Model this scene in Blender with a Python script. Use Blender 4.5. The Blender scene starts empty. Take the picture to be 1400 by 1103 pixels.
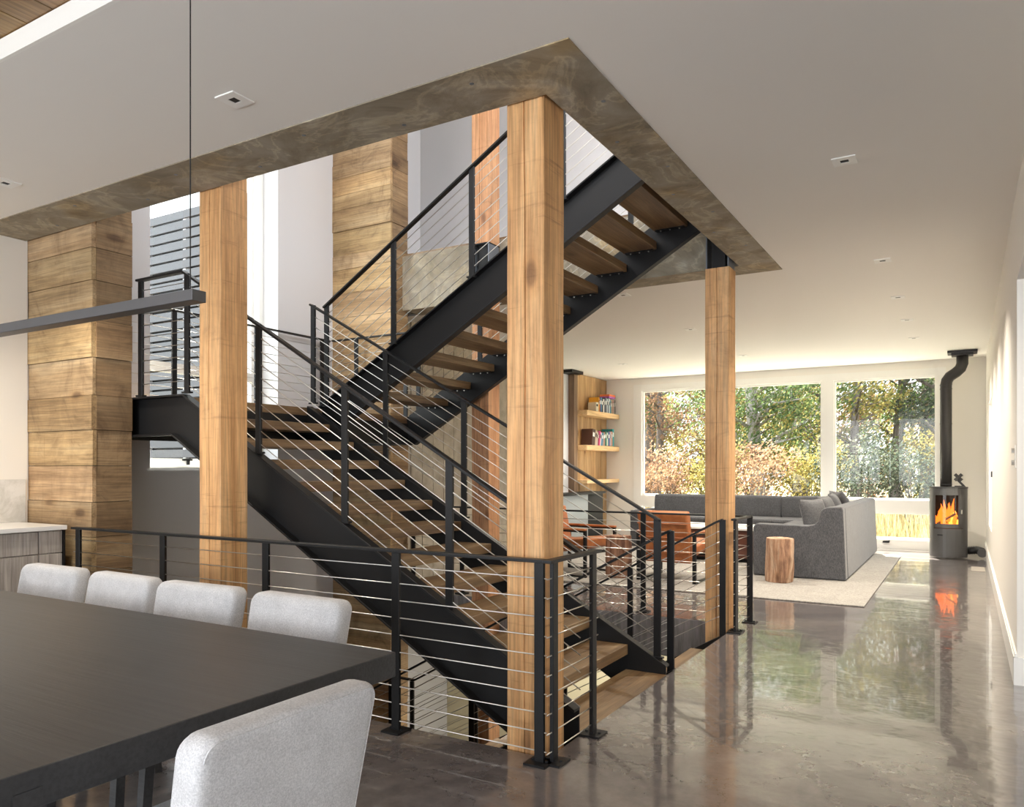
import bpy, bmesh, math, random
from mathutils import Vector, Matrix, noise as mnoise
R = random.Random(7)
C = bpy.context.scene.collection
SC = bpy.context.scene
CEIL = 3.056

# ---------------------------------------------------------------- camera
cam = bpy.data.cameras.new('camera'); camo = bpy.data.objects.new('camera', cam); C.objects.link(camo)
cam.sensor_fit = 'HORIZONTAL'; cam.sensor_width = 36.0; cam.lens = 36.0 * 1046.1 / 1400
cam.shift_y = (639.0 - 551.5) / 1400
cam.clip_start = 0.05; cam.clip_end = 300
camo.location = (0, 0, 1.335); camo.rotation_euler = (math.pi / 2, 0, 0.5354)
SC.camera = camo

# ---------------------------------------------------------------- world, sun, exposure
w = bpy.data.worlds.new('world'); SC.world = w; w.use_nodes = True
bg = w.node_tree.nodes['Background']
bg.inputs[0].default_value = (0.93, 0.96, 1.0, 1)
# open sky, brighter on the dining side of the house (behind the camera) than over the shaded trees
_nt = w.node_tree; _tc = _nt.nodes.new('ShaderNodeTexCoord'); _sx = _nt.nodes.new('ShaderNodeSeparateXYZ'); _mr = _nt.nodes.new('ShaderNodeMapRange')
_mr.inputs['From Min'].default_value = .35; _mr.inputs['From Max'].default_value = -.25
_mr.inputs['To Min'].default_value = 1.7; _mr.inputs['To Max'].default_value = 4.2
_nt.links.new(_tc.outputs['Generated'], _sx.inputs[0]); _nt.links.new(_sx.outputs['Y'], _mr.inputs['Value']); _nt.links.new(_mr.outputs[0], bg.inputs[1])
sun = bpy.data.lights.new('sun', 'SUN'); sun.energy = 34.0; sun.angle = math.radians(0.6); sun.color = (1.0, 0.93, 0.82)
suno = bpy.data.objects.new('sun', sun); C.objects.link(suno); suno.location = (3, 30, 30)
sd = Vector((0.50, -1.20, -2.15)).normalized()      # from the garden side, high
suno.rotation_euler = sd.to_track_quat('-Z', 'Y').to_euler()
SC.view_settings.view_transform = 'Standard'; SC.view_settings.look = 'None'
SC.view_settings.gamma = 1.0; SC.view_settings.use_curve_mapping = False
SC.view_settings.exposure = 0.66
SC.cycles.max_bounces = 10; SC.cycles.diffuse_bounces = 8; SC.cycles.transparent_max_bounces = 16
SC.cycles.caustics_reflective = False; SC.cycles.caustics_refractive = False

def area(name, loc, rot, sx, sy, e, col=(1, 1, 1)):
    l = bpy.data.lights.new(name, 'AREA'); l.shape = 'RECTANGLE'; l.size = sx; l.size_y = sy; l.energy = e; l.color = col
    o = bpy.data.objects.new(name, l); C.objects.link(o); o.location = loc; o.rotation_euler = rot
    return o
# added fill light brightening the basement, out of view
area('basement_fill_light', (-3.6, 7.4, -0.40), (0, 0, 0), 1.6, 0.5, 42, (1.0, 0.93, 0.8))

# ---------------------------------------------------------------- helpers
class MB:
    def __init__(s): s.v = []; s.f = []; s.cols = None
    def add(s, vs, fs, col=None):
        n = len(s.v); s.v += [tuple(p) for p in vs]; s.f += [tuple(i + n for i in f) for f in fs]
        if col is not None:
            if s.cols is None: s.cols = [(1, 1, 1)] * (len(s.f) - len(fs))
            s.cols += [col] * len(fs)
        elif s.cols is not None: s.cols += [(1, 1, 1)] * len(fs)
        return s
    def box(s, x0, x1, y0, y1, z0, z1, col=None, M=None):
        vs = [(x, y, z) for z in (z0, z1) for y in (y0, y1) for x in (x0, x1)]
        if M is not None: vs = [M @ Vector(p) for p in vs]
        return s.add(vs, [(0, 2, 3, 1), (4, 5, 7, 6), (0, 1, 5, 4), (2, 6, 7, 3), (0, 4, 6, 2), (1, 3, 7, 5)], col)
    def prism_y(s, pts, y0, y1):       # pts list of (x,z)
        n = len(pts)
        a = sum(pts[i][0] * pts[(i + 1) % n][1] - pts[(i + 1) % n][0] * pts[i][1] for i in range(n))
        if a < 0: pts = pts[::-1]
        vs = [(x, y0, z) for x, z in pts] + [(x, y1, z) for x, z in pts]
        fs = [tuple(range(n)), tuple(range(2 * n - 1, n - 1, -1))]
        fs += [(i, i + n, (i + 1) % n + n, (i + 1) % n) for i in range(n)]
        return s.add(vs, fs)
    def prism_z(s, pts, z0, z1):
        n = len(pts)
        a = sum(pts[i][0] * pts[(i + 1) % n][1] - pts[(i + 1) % n][0] * pts[i][1] for i in range(n))
        if a < 0: pts = pts[::-1]
        vs = [(x, y, z0) for x, y in pts] + [(x, y, z1) for x, y in pts]
        fs = [tuple(range(n - 1, -1, -1)), tuple(range(n, 2 * n))]
        fs += [(i, (i + 1) % n, (i + 1) % n + n, i + n) for i in range(n)]
        return s.add(vs, fs)
    def tube(s, pts, r, n=8, cap=True):
        pts = [Vector(p) for p in pts]; rs = r if isinstance(r, (list, tuple)) else [r] * len(pts)
        base = len(s.v); up = Vector((0, 0, 1)); prev = None; vs = []
        for i, p in enumerate(pts):
            d = (pts[min(i + 1, len(pts) - 1)] - pts[max(i - 1, 0)]).normalized()
            if prev is None:
                a = d.cross(up if abs(d.z) < .9 else Vector((1, 0, 0))).normalized()
            else:
                a = (prev - d * prev.dot(d)).normalized()
            prev = a; b = d.cross(a)
            for k in range(n):
                t = 2 * math.pi * k / n
                vs.append(p + (a * math.cos(t) + b * math.sin(t)) * rs[i])
        fs = []
        for i in range(len(pts) - 1):
            for k in range(n):
                fs.append((i * n + k, i * n + (k + 1) % n, (i + 1) * n + (k + 1) % n, (i + 1) * n + k))
        if cap:
            fs.append(tuple(range(n - 1, -1, -1))); fs.append(tuple((len(pts) - 1) * n + k for k in range(n)))
        return s.add(vs, fs)
    def bar(s, p, q, w_, h, side=None):   # rectangular bar from p to q; w_ across, h in the up plane
        p, q = Vector(p), Vector(q); d = (q - p).normalized()
        a = Vector(side) if side else d.cross(Vector((0, 0, 1))).normalized()
        b = a.cross(d).normalized()
        vs = [e + a * (w_ / 2 * sx) + b * (h / 2 * sy) for e in (p, q) for sx, sy in ((-1, -1), (1, -1), (1, 1), (-1, 1))]
        return s.add(vs, [(0, 3, 2, 1), (4, 5, 6, 7), (0, 1, 5, 4), (1, 2, 6, 5), (2, 3, 7, 6), (3, 0, 4, 7)])
    def build(s, name, mat, parent=None, bev=0, smooth=False, seg=2, fix=False):
        me = bpy.data.meshes.new(name)
        off = Vector(parent.matrix_basis.translation) if parent is not None else Vector((0, 0, 0))
        if parent is not None and parent.parent is not None: off = off + parent.parent.matrix_basis.translation
        me.from_pydata([tuple(Vector(p) - off) for p in s.v], [], s.f); me.update()
        if s.cols is not None:
            ca = me.color_attributes.new('tint', 'FLOAT_COLOR', 'CORNER')
            li = 0
            for fi, f in enumerate(s.f):
                for _ in f:
                    c = s.cols[fi]; ca.data[li].color = (c[0], c[1], c[2], 1); li += 1
        if fix:
            bm = bmesh.new(); bm.from_mesh(me); bmesh.ops.recalc_face_normals(bm, faces=bm.faces); bm.to_mesh(me); bm.free()
        if mat: me.materials.append(mat)
        o = bpy.data.objects.new(name, me); C.objects.link(o)
        if parent is not None: o.parent = parent
        if smooth:
            for p in me.polygons: p.use_smooth = True
        if bev:
            b = o.modifiers.new('bevel', 'BEVEL'); b.width = bev; b.segments = seg; b.limit_method = 'ANGLE'; b.angle_limit = math.radians(40)
            if smooth:
                wn = o.modifiers.new('wn', 'WEIGHTED_NORMAL'); wn.keep_sharp = True
        return o

def thing(name, label, cat, loc=(0, 0, 0), group=None, rz=0):
    o = bpy.data.objects.new(name, None); C.objects.link(o); o.location = loc; o.rotation_euler = (0, 0, rz)
    o.empty_display_size = .1
    o['label'] = label; o['category'] = cat
    if group: o['group'] = group
    return o
def tag(o, label, cat, group=None, kind=None):
    o['label'] = label; o['category'] = cat
    if group: o['group'] = group
    if kind: o['kind'] = kind
    return o
def struct(o, label=None):
    o['kind'] = 'structure'
    if label: o['label'] = label
    return o
def copy_tree(o, parent=None):
    c = o.copy(); C.objects.link(c)
    if parent is not None: c.parent = parent
    for ch in list(o.children): copy_tree(ch, c)
    return c
def rbox(name, x0, x1, y0, y1, z0, z1, mat, parent, bev, seg=4, puff=0, sub=0):
    """rounded upholstery block, its faces bulging by puff"""
    bm = bmesh.new(); bmesh.ops.create_cube(bm, size=1)
    bmesh.ops.subdivide_edges(bm, edges=bm.edges, cuts=6, use_grid_fill=True)
    sx, sy, sz = x1 - x0, y1 - y0, z1 - z0
    for v in bm.verts:
        p = v.co.copy() * 2
        e = [abs(c) for c in p]; q = Vector(p)
        for i in range(3):
            j, k = (i + 1) % 3, (i + 2) % 3
            if e[i] > .99:
                q[i] *= 1 + puff * (1 - p[j] ** 2) * (1 - p[k] ** 2)
        v.co = Vector(((x0 + x1) / 2 + q.x * sx / 2, (y0 + y1) / 2 + q.y * sy / 2, (z0 + z1) / 2 + q.z * sz / 2))
    me = bpy.data.meshes.new(name); off = Vector(parent.location) if parent is not None else Vector((0, 0, 0))
    for v in bm.verts: v.co -= off
    bm.to_mesh(me); bm.free(); me.materials.append(mat)
    for p in me.polygons: p.use_smooth = True
    o = bpy.data.objects.new(name, me); C.objects.link(o); o.parent = parent
    b = o.modifiers.new('b', 'BEVEL'); b.width = bev; b.segments = seg; b.limit_method = 'ANGLE'; b.angle_limit = math.radians(50)
    return o

# ---------------------------------------------------------------- materials
def mat(name, col=(.8, .8, .8), rough=.5, metal=0.0, spec=.5):
    m = bpy.data.materials.new(name); m.use_nodes = True
    b = m.node_tree.nodes['Principled BSDF']
    b.inputs['Base Color'].default_value = (*col, 1); b.inputs['Roughness'].default_value = rough
    b.inputs['Metallic'].default_value = metal; b.inputs['Specular IOR Level'].default_value = spec
    return m
def nd(m, t, **k):
    n = m.node_tree.nodes.new(t)
    for a, v in k.items():
        if a.startswith('_'): setattr(n, a[1:], v)
        else: n.inputs[a.replace('__', ' ')].default_value = v
    return n
def lk(m, a, b): m.node_tree.links.new(a, b)
def ramp(m, stops):
    n = m.node_tree.nodes.new('ShaderNodeValToRGB'); cr = n.color_ramp
    while len(cr.elements) < len(stops): cr.elements.new(.5)
    for e, (p, c) in zip(cr.elements, stops): e.position = p; e.color = (*c, 1)
    return n
def coords(m, scale, rnd=True, kind='Object'):
    tc = nd(m, 'ShaderNodeTexCoord'); mp = nd(m, 'ShaderNodeMapping'); mp.inputs['Scale'].default_value = scale
    lk(m, tc.outputs[kind], mp.inputs['Vector'])
    if rnd:
        oi = nd(m, 'ShaderNodeObjectInfo'); mm = nd(m, 'ShaderNodeMath', _operation='MULTIPLY'); mm.inputs[1].default_value = 37.0
        lk(m, oi.outputs['Random'], mm.inputs[0])
        cb = nd(m, 'ShaderNodeCombineXYZ')
        for i in range(3): lk(m, mm.outputs[0], cb.inputs[i])
        lk(m, cb.outputs[0], mp.inputs['Location'])
    return mp.outputs[0]
def noise(m, vec, scale, detail=6, rough=.6, dist=0):
    n = nd(m, 'ShaderNodeTexNoise'); n.inputs['Scale'].default_value = scale; n.inputs['Detail'].default_value = detail
    n.inputs['Roughness'].default_value = rough; n.inputs['Distortion'].default_value = dist
    lk(m, vec, n.inputs['Vector']); return n
def mixc(m, fac, a, b, mode='MIX'):
    n = nd(m, 'ShaderNodeMix', _data_type='RGBA', _blend_type=mode)
    if isinstance(fac, float): n.inputs[0].default_value = fac
    else: lk(m, fac, n.inputs[0])
    for sock, v in ((n.inputs[6], a), (n.inputs[7], b)):
        if isinstance(v, tuple): sock.default_value = (*v, 1)
        else: lk(m, v, sock)
    return n.outputs[2]
def bump(m, h, strength=.3, dist=.01):
    b = nd(m, 'ShaderNodeBump'); b.inputs['Strength'].default_value = strength; b.inputs['Distance'].default_value = dist
    lk(m, h, b.inputs['Height']); lk(m, b.outputs[0], m.node_tree.nodes['Principled BSDF'].inputs['Normal'])
def base(m): return m.node_tree.nodes['Principled BSDF'].inputs['Base Color']

def wood(name, axis, dark, mid, light, rough=.55, grain=14.0, attr=False, knots=True, marks=0.0, blotch=0.0):
    """axis: direction the grain runs along"""
    m = mat(name, mid, rough)
    sc = [grain] * 3; sc['xyz'.index(axis)] = grain * .07
    v = coords(m, tuple(sc))
    n1 = noise(m, v, 1.0, 8, .65, .6)
    r1 = ramp(m, [(.28, dark), (.5, mid), (.72, light)]); lk(m, n1.outputs[0], r1.inputs[0])
    sc2 = [90.0] * 3; sc2['xyz'.index(axis)] = 2.5
    n2 = noise(m, coords(m, tuple(sc2)), 1.0, 3, .6)
    r2 = ramp(m, [(.35, (.72, .72, .72)), (.6, (1.06, 1.06, 1.06))]); lk(m, n2.outputs[0], r2.inputs[0])
    c = mixc(m, 1.0, r1.outputs[0], r2.outputs[0], 'MULTIPLY')
    if knots:
        kc = [3.2] * 3; kc['xyz'.index(axis)] = 1.5
        vo = nd(m, 'ShaderNodeTexVoronoi'); vo.inputs['Scale'].default_value = 1.0; lk(m, coords(m, tuple(kc)), vo.inputs['Vector'])
        r3 = ramp(m, [(.0, (.16, .10, .07)), (.07, (.30, .22, .16)), (.12, (.85, .78, .7)), (.2, (1, 1, 1))]); lk(m, vo.outputs['Distance'], r3.inputs[0])
        c = mixc(m, .75, c, r3.outputs[0], 'MULTIPLY')
    if marks:
        mc = [2.0] * 3; mc['xyz'.index(axis)] = 30.0
        n4 = noise(m, coords(m, tuple(mc)), 1.0, 4, .7)
        r4 = ramp(m, [(.60, (1, 1, 1)), (.75, (.55, .5, .47))]); lk(m, n4.outputs[0], r4.inputs[0])
        c = mixc(m, marks, c, r4.outputs[0], 'MULTIPLY')
    if blotch:
        n5 = noise(m, coords(m, (3.2, 3.2, 3.2)), 1.0, 7, .72, 1.2)
        r5 = ramp(m, [(.30, (.45, .40, .36)), (.45, (.88, .86, .84)), (.6, (1.08, 1.07, 1.04)), (.75, (1.2, 1.2, 1.15))]); lk(m, n5.outputs[0], r5.inputs[0])
        c = mixc(m, blotch * .8, c, r5.outputs[0], 'MULTIPLY')
    if attr:
        at = nd(m, 'ShaderNodeAttribute'); at.attribute_name = 'tint'
        c = mixc(m, 1.0, c, at.outputs['Color'], 'MULTIPLY')
    lk(m, c, base(m)); bump(m, n2.outputs[0], .25, .004)
    return m

M = {}
M['wall'] = mat('warm white paint', (.82, .79, .73), .7)
M['wallcool'] = mat('white paint', (.62, .62, .635), .7)
M['ceil'] = mat('ceiling paint', (.80, .78, .74), .8)
M['lowwall'] = mat('shaded grey wall', (.60, .60, .61), .6)  # guessed white paint; its shade is put into the grey tone
M['beige'] = mat('basement beige paint', (.64, .58, .40), .7)
M['white'] = mat('white trim paint', (.84, .83, .79), .4)
M['steel'] = mat('black steel', (.009, .0092, .010), .42, 0.0, .32)
n = noise(M['steel'], coords(M['steel'], (9, 9, 9)), 1.0, 5); bump(M['steel'], n.outputs[0], .12, .003)
M['cable'] = mat('stainless cable', (.62, .60, .56), .28, 1.0)
M['dark'] = mat('dark void', (.01, .01, .01), .7)
M['fir'] = wood('orange fir timber', 'z', (.48, .235, .09), (.70, .40, .175), (.80, .52, .27), .6, 9, marks=.8, knots=True, blotch=.5)
M['firred'] = wood('reddish fir timber', 'z', (.34, .145, .06), (.54, .27, .13), (.66, .38, .20), .6, 9, marks=.6, knots=True, blotch=.6)
M['tread'] = wood('oak tread', 'y', (.10, .055, .028), (.22, .135, .065), (.34, .235, .125), .38, 12)
M['barn'] = wood('reclaimed plank', 'x', (.24, .145, .07), (.50, .345, .19), (.64, .49, .31), .7, 6, attr=True, marks=.5, blotch=1.0)
M['barny'] = wood('shaded plank return', 'y', (.17, .10, .05), (.34, .225, .12), (.47, .34, .20), .7, 6, attr=True, marks=.5, blotch=1.0)  # same planks darkened: shade of the side faces put into the colour
M['barnz'] = wood('upright reclaimed plank', 'z', (.30, .17, .07), (.52, .34, .17), (.66, .47, .27), .6, 8, attr=True)
M['weathered'] = wood('weathered grey wood', 'z', (.22, .19, .165), (.40, .36, .32), (.55, .51, .47), .7, 16, knots=False, marks=.6)
M['ceilwood'] = wood('ceiling boards', 'y', (.14, .075, .03), (.28, .165, .07), (.36, .23, .11), .5, 10, attr=True)
M['shelf'] = wood('pale pine shelf', 'y', (.55, .34, .15), (.72, .48, .24), (.8, .58, .33), .5, 10, knots=False)
M['stump'] = wood('bare log', 'z', (.10, .04, .025), (.40, .23, .14), (.76, .60, .45), .8, 11, marks=.3, blotch=1.1)
M['stumpd'] = wood('brown log', 'z', (.12, .05, .03), (.26, .13, .075), (.42, .26, .17), .7, 9)
M['table'] = wood('charcoal stained oak', 'x', (.022, .0225, .024), (.034, .0345, .036), (.046, .0465, .048), .45, 5, knots=False)
M['rosewood'] = wood('dark red wood', 'x', (.05, .016, .010), (.10, .035, .02), (.14, .05, .03), .3, 8, knots=False)
M['ext'] = mat('fence grey', (.055, .057, .064), .7)

def concrete():
    m = mat('board formed concrete', (.3, .27, .2), .75)
    v = coords(m, (1, 1, 1), False)
    n1 = noise(m, v, 2.2, 10, .62, 1.6); r1 = ramp(m, [(.22, (.12, .10, .065)), (.45, (.24, .205, .15)), (.6, (.31, .275, .215)), (.78, (.38, .35, .295))]); lk(m, n1.outputs[0], r1.inputs[0])
    n2 = noise(m, v, 1.9, 7, .62, 1.5); r2 = ramp(m, [(.46, (1, 1, 1)), (.5, (1.55, 1.53, 1.45)), (.53, (1, 1, 1))]); lk(m, n2.outputs[0], r2.inputs[0])
    c = mixc(m, .8, r1.outputs[0], r2.outputs[0], 'MULTIPLY')
    n3 = noise(m, v, 1.7, 3, .5); r3 = ramp(m, [(.55, (1, 1, 1)), (.75, (1.15, .92, .55))]); lk(m, n3.outputs[0], r3.inputs[0])
    c = mixc(m, .8, c, r3.outputs[0], 'MULTIPLY')
    vo = nd(m, 'ShaderNodeTexVoronoi'); vo.inputs['Scale'].default_value = 3.0; lk(m, v, vo.inputs['Vector'])
    r4 = ramp(m, [(0, (.5, .45, .4)), (.035, (1.2, 1.15, 1.0)), (.05, (.8, .75, .7)), (.08, (1, 1, 1))]); lk(m, vo.outputs['Distance'], r4.inputs[0])
    c = mixc(m, .8, c, r4.outputs[0], 'MULTIPLY')
    lk(m, c, base(m)); bump(m, n1.outputs[0], .3, .02); return m
M['concrete'] = concrete()
def formed():
    m = mat('pale board formed concrete', (.45, .41, .33), .8)
    v = coords(m, (1, 1, 1), False); n1 = noise(m, v, 6, 8, .7)
    r1 = ramp(m, [(.3, (.35, .31, .24)), (.7, (.56, .51, .42))]); lk(m, n1.outputs[0], r1.inputs[0]); lk(m, r1.outputs[0], base(m)); bump(m, n1.outputs[0], .4, .01); return m
M['formed'] = formed()
def slabgrey():
    m = mat('grey slab edge', (.2, .19, .185), .8)
    n1 = noise(m, coords(m, (30, 30, 3), False), 1, 5, .7); r1 = ramp(m, [(.3, (.13, .12, .118)), (.7, (.30, .285, .28))]); lk(m, n1.outputs[0], r1.inputs[0]); lk(m, r1.outputs[0], base(m)); return m
M['slabedge'] = slabgrey()
def floormat():
    m = mat('polished concrete floor', (.2, .17, .15), .16, 0, .6)
    v = coords(m, (1, 1, 1), False)
    n1 = noise(m, v, .9, 9, .6, 1.2); r1 = ramp(m, [(.28, (.075, .065, .067)), (.48, (.135, .119, .118)), (.62, (.175, .154, .144)), (.8, (.24, .215, .195))]); lk(m, n1.outputs[0], r1.inputs[0])
    n2 = noise(m, v, 14, 6, .7); r2 = ramp(m, [(.3, (.78, .78, .80)), (.7, (1.12, 1.12, 1.1))]); lk(m, n2.outputs[0], r2.inputs[0])
    c = mixc(m, 1.0, r1.outputs[0], r2.outputs[0], 'MULTIPLY'); 
    # hairline cracks
    vo = nd(m, 'ShaderNodeTexVoronoi', _feature='DISTANCE_TO_EDGE'); vo.inputs['Scale'].default_value = .45
    nw = noise(m, v, 2.5, 5, .7); ad = nd(m, 'ShaderNodeVectorMath', _operation='ADD'); lk(m, v, ad.inputs[0]); lk(m, nw.outputs['Color'], ad.inputs[1]); lk(m, ad.outputs[0], vo.inputs['Vector'])
    r3 = ramp(m, [(0, (.6, .6, .6)), (.0025, (1, 1, 1))]); lk(m, vo.outputs['Distance'], r3.inputs[0])
    c = mixc(m, .8, c, r3.outputs[0], 'MULTIPLY'); lk(m, c, base(m))
    nr = noise(m, v, 3.0, 5, .6); mr = nd(m, 'ShaderNodeMapRange'); mr.inputs['To Min'].default_value = .08; mr.inputs['To Max'].default_value = .20
    lk(m, nr.outputs[0], mr.inputs['Value']); lk(m, mr.outputs[0], m.node_tree.nodes['Principled BSDF'].inputs['Roughness'])
    nb = noise(m, v, 3.6, 3, .55); bump(m, nb.outputs[0], .32, .03)
    m.node_tree.nodes['Principled BSDF'].inputs['Coat Weight'].default_value = .6
    m.node_tree.nodes['Principled BSDF'].inputs['Coat Roughness'].default_value = .03
    return m
M['floor'] = floormat()
def fabric(name, a, b, sc=420, rough=.9, strength=.5, streak=(1, 1, 1)):
    m = mat(name, a, rough, 0, .2)
    v = coords(m, tuple(sc * s for s in streak)); n1 = noise(m, v, 1.0, 2, .6)
    n0 = noise(m, coords(m, (9, 9, 9)), 1, 3); r0 = ramp(m, [(.35, (.9, .9, .9)), (.65, (1.05, 1.05, 1.05))]); lk(m, n0.outputs[0], r0.inputs[0])
    r1 = ramp(m, [(.35, a), (.65, b)]); lk(m, n1.outputs[0], r1.inputs[0])
    lk(m, mixc(m, 1.0, r1.outputs[0], r0.outputs[0], 'MULTIPLY'), base(m)); bump(m, n1.outputs[0], strength, .002)
    m.node_tree.nodes['Principled BSDF'].inputs['Sheen Weight'].default_value = .2
    return m
M['linen'] = fabric('pale grey linen', (.47, .475, .49), (.66, .66, .67), 260)
M['sofa'] = fabric('charcoal woven fabric', (.060, .062, .068), (.120, .122, .132), 170, streak=(1, 1, .3))
M['pillow'] = fabric('dark pillow fabric', (.05, .05, .055), (.12, .12, .125), 120)
M['rug'] = fabric('beige wool rug', (.22, .205, .185), (.36, .34, .31), 60, .95, .6)
M['leather'] = mat('tan leather', (.36, .115, .035), .42, 0, .5)
_n = noise(M['leather'], coords(M['leather'], (7, 7, 7)), 1, 5); _r = ramp(M['leather'], [(.3, (.27, .075, .022)), (.7, (.46, .17, .055))]); lk(M['leather'], _n.outputs[0], _r.inputs[0]); lk(M['leather'], _r.outputs[0], base(M['leather']))
M['marble'] = mat('pale marble', (.7, .7, .68), .25)
_n = noise(M['marble'], coords(M['marble'], (3, 3, 3)), 1, 8, .7, 2); _r = ramp(M['marble'], [(.35, (.55, .54, .50)), (.6, (.74, .73, .70))]); lk(M['marble'], _n.outputs[0], _r.inputs[0]); lk(M['marble'], _r.outputs[0], base(M['marble']))
M['stove'] = mat('grey stove enamel', (.085, .082, .080), .42, .3)
M['flue'] = mat('black flue', (.03, .028, .027), .5)
M['ground'] = mat('dry grass ground', (.2, .17, .09), .95)
_n = noise(M['ground'], coords(M['ground'], (1, 1, 1)), 2, 8, .7); _r = ramp(M['ground'], [(.3, (.10, .10, .045)), (.7, (.30, .24, .13))]); lk(M['ground'], _n.outputs[0], _r.inputs[0]); lk(M['ground'], _r.outputs[0], base(M['ground']))
def glassmat(name, tint=(1, 1, 1)):
    m = bpy.data.materials.new(name); m.use_nodes = True; nt = m.node_tree; nt.nodes.clear()
    out = nt.nodes.new('ShaderNodeOutputMaterial'); mx = nt.nodes.new('ShaderNodeMixShader'); tr = nt.nodes.new('ShaderNodeBsdfTransparent'); gl = nt.nodes.new('ShaderNodeBsdfGlossy')
    lw_ = nt.nodes.new('ShaderNodeLayerWeight'); pw_ = nt.nodes.new('ShaderNodeMath'); pw_.operation = 'POWER'; pw_.inputs[1].default_value = 5.0
    fr = nt.nodes.new('ShaderNodeMath'); fr.operation = 'MULTIPLY_ADD'; fr.inputs[1].default_value = .6; fr.inputs[2].default_value = .018
    nt.links.new(lw_.outputs['Facing'], pw_.inputs[0]); nt.links.new(pw_.outputs[0], fr.inputs[0]); gl.inputs['Roughness'].default_value = .01; tr.inputs[0].default_value = (*tint, 1)
    nt.links.new(fr.outputs[0], mx.inputs[0]); nt.links.new(tr.outputs[0], mx.inputs[1]); nt.links.new(gl.outputs[0], mx.inputs[2]); nt.links.new(mx.outputs[0], out.inputs[0])
    return m
M['galv'] = mat('galvanised base', (.20, .22, .25), .45, .5)
M['glass'] = glassmat('window glass', (.96, .98, .97))
def emis(name, col, s):
    m = mat(name, (0, 0, 0)); b = m.node_tree.nodes['Principled BSDF']; b.inputs['Emission Color'].default_value = (*col, 1); b.inputs['Emission Strength'].default_value = s; return m
M['fire'] = emis('fire', (1.0, .16, .012), 2.2)
M['fire2'] = emis('fire core', (1.0, .42, .05), 2.6)
def leafmat(name, a, b, c, seed=0):
    m = bpy.data.materials.new(name); m.use_nodes = True; nt = m.node_tree; nt.nodes.clear()
    out = nt.nodes.new('ShaderNodeOutputMaterial'); mx = nt.nodes.new('ShaderNodeMixShader'); df = nt.nodes.new('ShaderNodeBsdfDiffuse'); tl = nt.nodes.new('ShaderNodeBsdfTranslucent')
    v = coords(m, (1, 1, 1)); nn = noise(m, v, 1.3, 6, .8); rr = ramp(m, [(.33, a), (.5, b), (.66, c)])
    nt.links.new(nn.outputs[0], rr.inputs[0]); nt.links.new(rr.outputs[0], df.inputs[0]); nt.links.new(rr.outputs[0], tl.inputs[0]); mx.inputs[0].default_value = .55
    nt.links.new(df.outputs[0], mx.inputs[1]); nt.links.new(tl.outputs[0], mx.inputs[2]); nt.links.new(mx.outputs[0], out.inputs[0]); return m
M['leafg'] = leafmat('green leaves', (.03, .06, .03), (.09, .13, .055), (.20, .23, .08))
M['leafy'] = leafmat('yellow leaves', (.10, .13, .05), (.26, .22, .075), (.42, .34, .12))
M['leafo'] = leafmat('orange red leaves', (.12, .07, .055), (.25, .15, .095), (.36, .26, .16))
M['leafd'] = leafmat('dark shrub leaves', (.02, .03, .025), (.06, .075, .055), (.16, .16, .12))
M['grass'] = leafmat('tall dry grass', (.17, .14, .06), (.28, .23, .12), (.38, .32, .19))
M['bark'] = wood('tree bark', 'z', (.05, .04, .038), (.10, .085, .08), (.2, .18, .17), .9, 10, knots=False)
M['bark2'] = wood('pale tree bark', 'z', (.15, .14, .13), (.25, .235, .225), (.35, .33, .32), .9, 10, knots=False)

# ================================================================= SETTING
XL = -6.14                    # inner face of the left outside wall
XR = -1.655; YF = 3.105; YB = 6.59    # stair well edges
# ground floor slab with the well cut out
f = MB()
f.box(XL, 5.0, -4.0, YF, -.35, 0); f.box(XR, 5.0, YF, YB, -.35, 0); f.box(XL, 5.0, YB, 14.0, -.35, 0)
struct(f.build('floor', M['floor']))
e = MB().box(XL, XR, YB - .012, YB - .001, -.34, -.004); struct(e.build('trim_well_edge', M['slabedge']))
# ceiling slab (plaster) round the concrete ring beam
BX1 = -1.368; BY0 = 2.748; BY1 = 6.897
c = MB()
c.box(XL, .27, 1.69, BY0, CEIL, 3.6); c.box(BX1, .27, BY0, BY1, CEIL, 3.6); c.box(XL, .27, BY1, 14.0, CEIL, 3.6)
struct(c.build('ceiling', M['ceil']))
struct(MB().box(.27, 5.0, 1.69, 5.63, CEIL, 3.6).build('ceiling_hall', M['ceil']))
# fascia between plaster ceiling and boarded ceiling over the dining place
struct(MB().box(XL, 5.0, 1.675, 1.69, CEIL, 3.142).build('trim_fascia', M['white']))
cw = MB()
x = XL
while x < 5.0:
    w_ = .19; t = R.uniform(.6, 1.25)
    cw.box(x, x + w_ - .006, -4.0, 1.688, 3.146, 3.17, (t, t * R.uniform(.92, 1.03), t * R.uniform(.85, 1.0))); x += w_
struct(cw.build('ceiling_dining', M['ceilwood']))
struct(MB().box(XL, 5.0, -4.0, 1.675, 3.172, 3.25).build('ceiling_deck', M['dark']))
# left outside wall with its reveal (ground floor and up through the stair hall)
TH = .32; WX0 = XL - TH
WY0, WY1, WZ0, WZ1 = 4.142, 5.59, 1.33, 5.7
lw = MB()
lw.box(WX0, XL, -4.0, WY0, -3.2, 6.6); lw.box(WX0, XL, WY1, 14.2, -3.2, 6.6)
lw.box(WX0, XL, WY0, WY1, -3.2, WZ0); lw.box(WX0, XL, WY0, WY1, WZ1, 6.6)
struct(lw.build('wall_left', M['wallcool']))
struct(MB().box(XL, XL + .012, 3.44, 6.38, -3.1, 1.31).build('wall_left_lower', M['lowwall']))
struct(MB().box(XL, XL + .012, -4.0, 3.12, 0.0, 3.05).build('wall_kitchen', M['wall']))
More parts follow.
